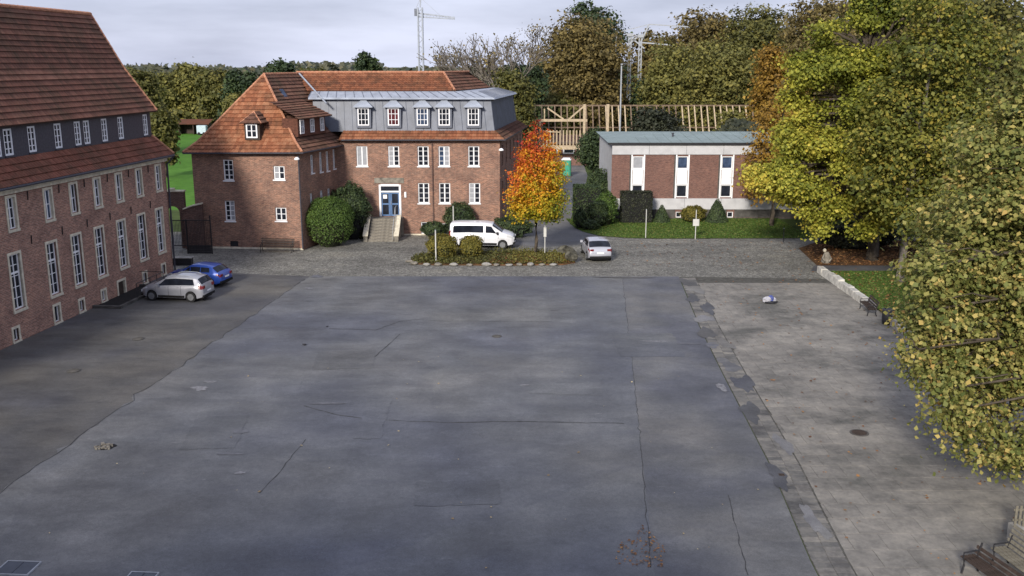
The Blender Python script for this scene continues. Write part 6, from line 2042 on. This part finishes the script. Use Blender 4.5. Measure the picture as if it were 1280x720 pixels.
# foreground tree, right edge
bl = []
for x, y, z, r_ in [(-5.7, -1.0, 6.9, 1.7), (-5.0, -2.6, 5.0, 1.5), (-4.6, -.6, 9.0, 2.1), (-3.6, -2.6, 7.0, 2.1), (-3.4, .6, 11.2, 2.2), (-1.8, -1.8, 9.6, 2.5), (-1.9, -3.4, 5.4, 2.0), (-2.0, .2, 13.2, 2.0),
                    (-.2, -3.4, 7.6, 2.2), (0, 0, 12.2, 2.6), (1.8, -2, 9, 2.6), (2, -2.6, 5.6, 2.2), (2, 1.5, 12, 2.5), (0, 2.5, 8, 2.8), (-3, 2.4, 7.6, 2.4), (4, 0, 8, 2.8), (-.4, -4.2, 4.4, 1.3), (-3.5, -3.2, 4.3, 1.1), (-4.6, 1.4, 6.0, 1.6),
                    (-5.6, .2, 4.9, 1.2), (-2.0, .5, 14.0, 1.3), (-5.2, -3.2, 3.1, 1.0), (-4.2, -4.2, 2.6, 1.0), (-3.0, -4.6, 3.3, 1.2), (-1.8, -5.0, 2.8, 1.1), (-5.9, -1.6, 4.2, 1.1), (-2.4, -5.2, 1.9, .9), (-.6, -5.3, 2.0, 1.0), (-4.0, -3.8, 1.8, .8), (.8, -5.0, 3.0, 1.3), (-1.2, -4.2, 6.2, 1.8), (1.5, -4.2, 5, 1.8), (-4.9, -1.8, 3.6, 1.4), (-3.2, -3.6, 5.2, 1.5), (-5.2, -.6, 6.2, 1.5), (-3.6, -1.6, 4.2, 1.6), (-2.2, -3, 3.4, 1.5), (-5.0, -.8, 7.8, 1.4), (-3.9, -1, 10.4, 1.5), (-6.9, -3.2, 4.7, 1.2), (-6.4, -3.6, 3.3, 1.15), (-6.2, -2.6, 5.9, 1.3), (-5.6, -4.0, 2.3, 1.0), (-6.4, -1.8, 7.4, 1.3)]:
    bl.append((x, y, z, r_ * .92, r_ * .92, r_ * .75))
    for q in range(2):
        a = rgm.uniform(0, 6.28); rr = r_ * rgm.uniform(.42, .6)
        bl.append((x + math.cos(a) * r_ * .6, y + math.sin(a) * r_ * .6, z + rgm.uniform(-.6, .6) * r_, rr, rr, rr * .65))
make_tree('foreground_tree', 'speckled yellow olive tree filling the right edge, nearest to the viewer', 'tree', (20.0, 31.6, .03), bl, 150000, .16, LEAF['fore'], 'bark', 3.2, .24, 53, csig=.24, shell=.35, twigs=2)

# ---- background trees
BG = [
    # px centre, top y, width px, distance, palette, name, label
    (170, 84, 56, 150, 'olive', 'olive green tree just right of the long brick roof'),
    (212, 94, 60, 212, 'yellow', 'dull yellow tree behind the small tree at the field edge'),
    (200, 128, 30, 120, 'olive', 'slender dark tree at the left corner of the green field'),
    (242, 84, 62, 214, 'yellow', 'yellowish round tree above the red roofed field shelter'),
    (270, 92, 52, 210, 'olive', 'broad olive tree right behind the field shelter'),
    (302, 88, 50, 170, 'dark', 'dark green tree touching the slope of the orange hip roof'),
    (300, 120, 44, 150, 'yellow', 'low dull green tree beside the hip roof, in front of its neighbours'),
    (350, 74, 46, 170, 'dark', 'dark tree crown peeping over the apex of the hip roof'),
    (392, 86, 50, 210, 'olive', 'low olive crown just right of the hip roof apex'),
    (458, 64, 34, 220, 'dark', 'small dark open crowned tree above the long orange ridge'),
    (640, 84, 56, 130, 'olive', 'low olive tree right of the zinc mansard'),
    (656, 76, 54, 150, 'dark', 'dark green conifer like tree left of the big brown oak'),
    (730, 26, 120, 165, 'brown', 'big golden brown oak in the middle of the wood'),
    (742, 2, 84, 195, 'dark', 'tall dark tree rising behind the golden brown oak'),
    (812, 100, 50, 166, 'dark', 'dark pine in front of the lattice power mast'),
    (848, 56, 96, 160, 'yellow', 'rounded yellow brown tree behind the timber rafters'),
    (826, 44, 86, 200, 'brown', 'tall reddish brown tree right of the power mast'),
    (905, 52, 90, 150, 'yellow', 'yellow green tree behind the right end of the rafters'),
    (890, 15, 110, 205, 'brown', 'tall dark brown tree behind the two yellow ones'),
    (960, 12, 110, 190, 'olive', 'tall olive tree above the orange one'),
    (975, 56, 70, 120, 'orange', 'rusty orange tree left behind the big yellow maple'),
    (1035, -6, 120, 160, 'brown', 'tall brown tree above the big yellow maple'),
    (1110, -10, 130, 140, 'olive', 'tall olive tree topmost behind the lawn tree'),
    (1190, -12, 130, 120, 'brown', 'tall brown tree left of the speckled foreground crown'),
    (1265, -14, 140, 110, 'olive', 'tall dark tree behind the top of the foreground crown'),
    (822, 141, 64, 128, 'hedge', 'low dark pine spread before the timber rafters'),
    (922, 143, 44, 126, 'yellow', 'low yellow brown bush tree at the right end of the rafters'),
    (700, 118, 60, 160, 'olive', 'dim olive tree behind the timber balcony'),
    (770, 110, 50, 172, 'brown', 'dim brown tree between balcony and power mast'),
]
proto = {}
for i, (px, ty, wpx, Y, pal, lab) in enumerate(BG):
    top = AY(px, ty, Y)
    hgt = top.z; rx = wpx / 2 * Y / 1210
    nl = int(11000 + wpx * 150)
    sz = max(.24, .0031 * Y)
    cr_b = blob_crown(0, 0, hgt * .12, hgt, rx * 1.12, 18, 100 + i, taper=.15)
    op = 'pale' if False else pal
    make_tree('background_tree', lab, 'tree', (top.x, Y, 0), cr_b, nl, sz, LEAF[op], 'bark', hgt * .22, .02 * hgt, 200 + i, csig=.05 * rx + .25, shell=.45, twigs=1, per=22)
g = AY(742, 215, 118)
make_tree('round_conifer', 'dense dark rounded tree beside the back drive and portable toilet', 'tree', (g.x, 118, 0), blob_crown(0, 0, .7, 6.0, 2.3, 12, 7, .2), 11000, .26, LEAF['dark'], 'bark', .9, .12, 71, csig=.25)


# ---- bare trees
def bare_tree(label, P, h, spread, seed, leafs=300, mat='bark'):
    t = thing('bare_tree', label, 'tree', P, 0)
    rg_ = random.Random(seed); mb = MB(); tips = []

    def grow(p, d, L, r, lev):
        pts = [p]; q = p.copy(); dd = d.copy()
        for k in range(3):
            dd = (dd + Vector((rg_.gauss(0, .14), rg_.gauss(0, .14), .08))).normalized()
            q = q + dd * L / 3; pts.append(q.copy())
        mb.tube(pts, [r, r * .85, r * .7, r * .55], 6 if lev < 2 else 4, False)
        if lev >= 6: tips.append(q); return
        for k in range(rg_.choice((2, 3, 3)) if lev < 5 else 2):
            a = rg_.uniform(0, 6.28); sp_a = rg_.uniform(.35, .8) * spread
            ax = dd.orthogonal().normalized(); ax.rotate(Matrix.Rotation(a, 3, dd))
            nd = (dd + ax * sp_a).normalized()
            grow(pts[rg_.choice((2, 3, 3))], nd, L * rg_.uniform(.66, .86), max(r * .62, .05), lev + 1)
    grow(Vector((0, 0, 0)), Vector((0, 0, 1)), h * .29, h * .024, 0)
    zmax = max(v[2] for v in mb.v); s_ = h / zmax
    mb.v = [(x * s_, y * s_, z * s_) for x, y, z in mb.v]
    put('trunk', mb.mesh('trunk', MAT[mat]), t)
    rng = np.random.default_rng(seed)
    tp_ = np.array([list(x * s_) for x in tips])
    idx = rng.integers(0, len(tp_), leafs)
    P_ = tp_[idx] + rng.normal(0, .5, (leafs, 3))
    put('crown', np_mesh('crown', leaves_at(P_, np.tile([0, 0, .5], (leafs, 1)), .35, rng), 4, rng.random(leafs), LEAF['brown']), t)


for px, ty, Y, sd_, lab, lf_ in [(572, 40, 150, 3, 'bare branching tree right of the crane mast, left of two', 500), (622, 42, 145, 8, 'bare pale tree above the right end of the zinc roof', 250), (676, 30, 175, 12, 'half bare oak with thin brown leaves left of the tall dark tree', 1600), (592, 50, 165, 15, 'thin bare tree standing between the two larger bare ones', 300)]:
    tp = AY(px, ty, Y)
    bare_tree(lab, (tp.x, Y, 0), tp.z, .95, sd_, lf_, 'bark_pale' if px == 622 else 'bark')

# ---- far wood
rng = np.random.default_rng(77)
n = 46000
X = rng.uniform(-900, 900, n); Yf = rng.uniform(420, 640, n)
prof = 10.5 + 1.6 * np.sin(X * .05) + 1.3 * np.sin(X * .13 + 1) + 1.0 * np.sin(X * .31 + 2) + .9 * np.sin(X * .9)
Z = prof * (1 - rng.random(n) ** 2.2)
P = np.column_stack([X, Yf, Z + .2])
fw = put('far_wood', np_mesh('far_wood', leaves_at(P, np.tile([0, -.6, .5], (n, 1)), 3.2, rng), 4, rng.random(n), LEAF['haze']))
fw['kind'] = 'stuff'
# wood edge beyond the field and behind the yard: undergrowth mass
n = 26000
X = rng.uniform(-150, 130, n); Yf = rng.uniform(206, 232, n)
Z = (4.2 + 1.2 * np.sin(X * .21) + .8 * np.sin(X * .6)) * (1 - rng.random(n) ** 2) + .2
fw2 = put('undergrowth', np_mesh('undergrowth', leaves_at(np.column_stack([X, Yf, Z]), np.tile([0, -.7, .4], (n, 1)), 1.1, rng), 4, rng.random(n), LEAF['olive']))
fw2['kind'] = 'stuff'
n = 22000
X = rng.uniform(22, 90, n); Yf = rng.uniform(100, 112, n)
Z = (5.5 + 1.2 * np.sin(X * .3) + .8 * np.sin(X * .8)) * (1 - rng.random(n) ** 2) + .2
fw3 = put('undergrowth', np_mesh('undergrowth', leaves_at(np.column_stack([X, Yf, Z]), np.tile([0, -.7, .4], (n, 1)), .6, rng), 4, rng.random(n), LEAF['hedge']))
fw3['kind'] = 'stuff'
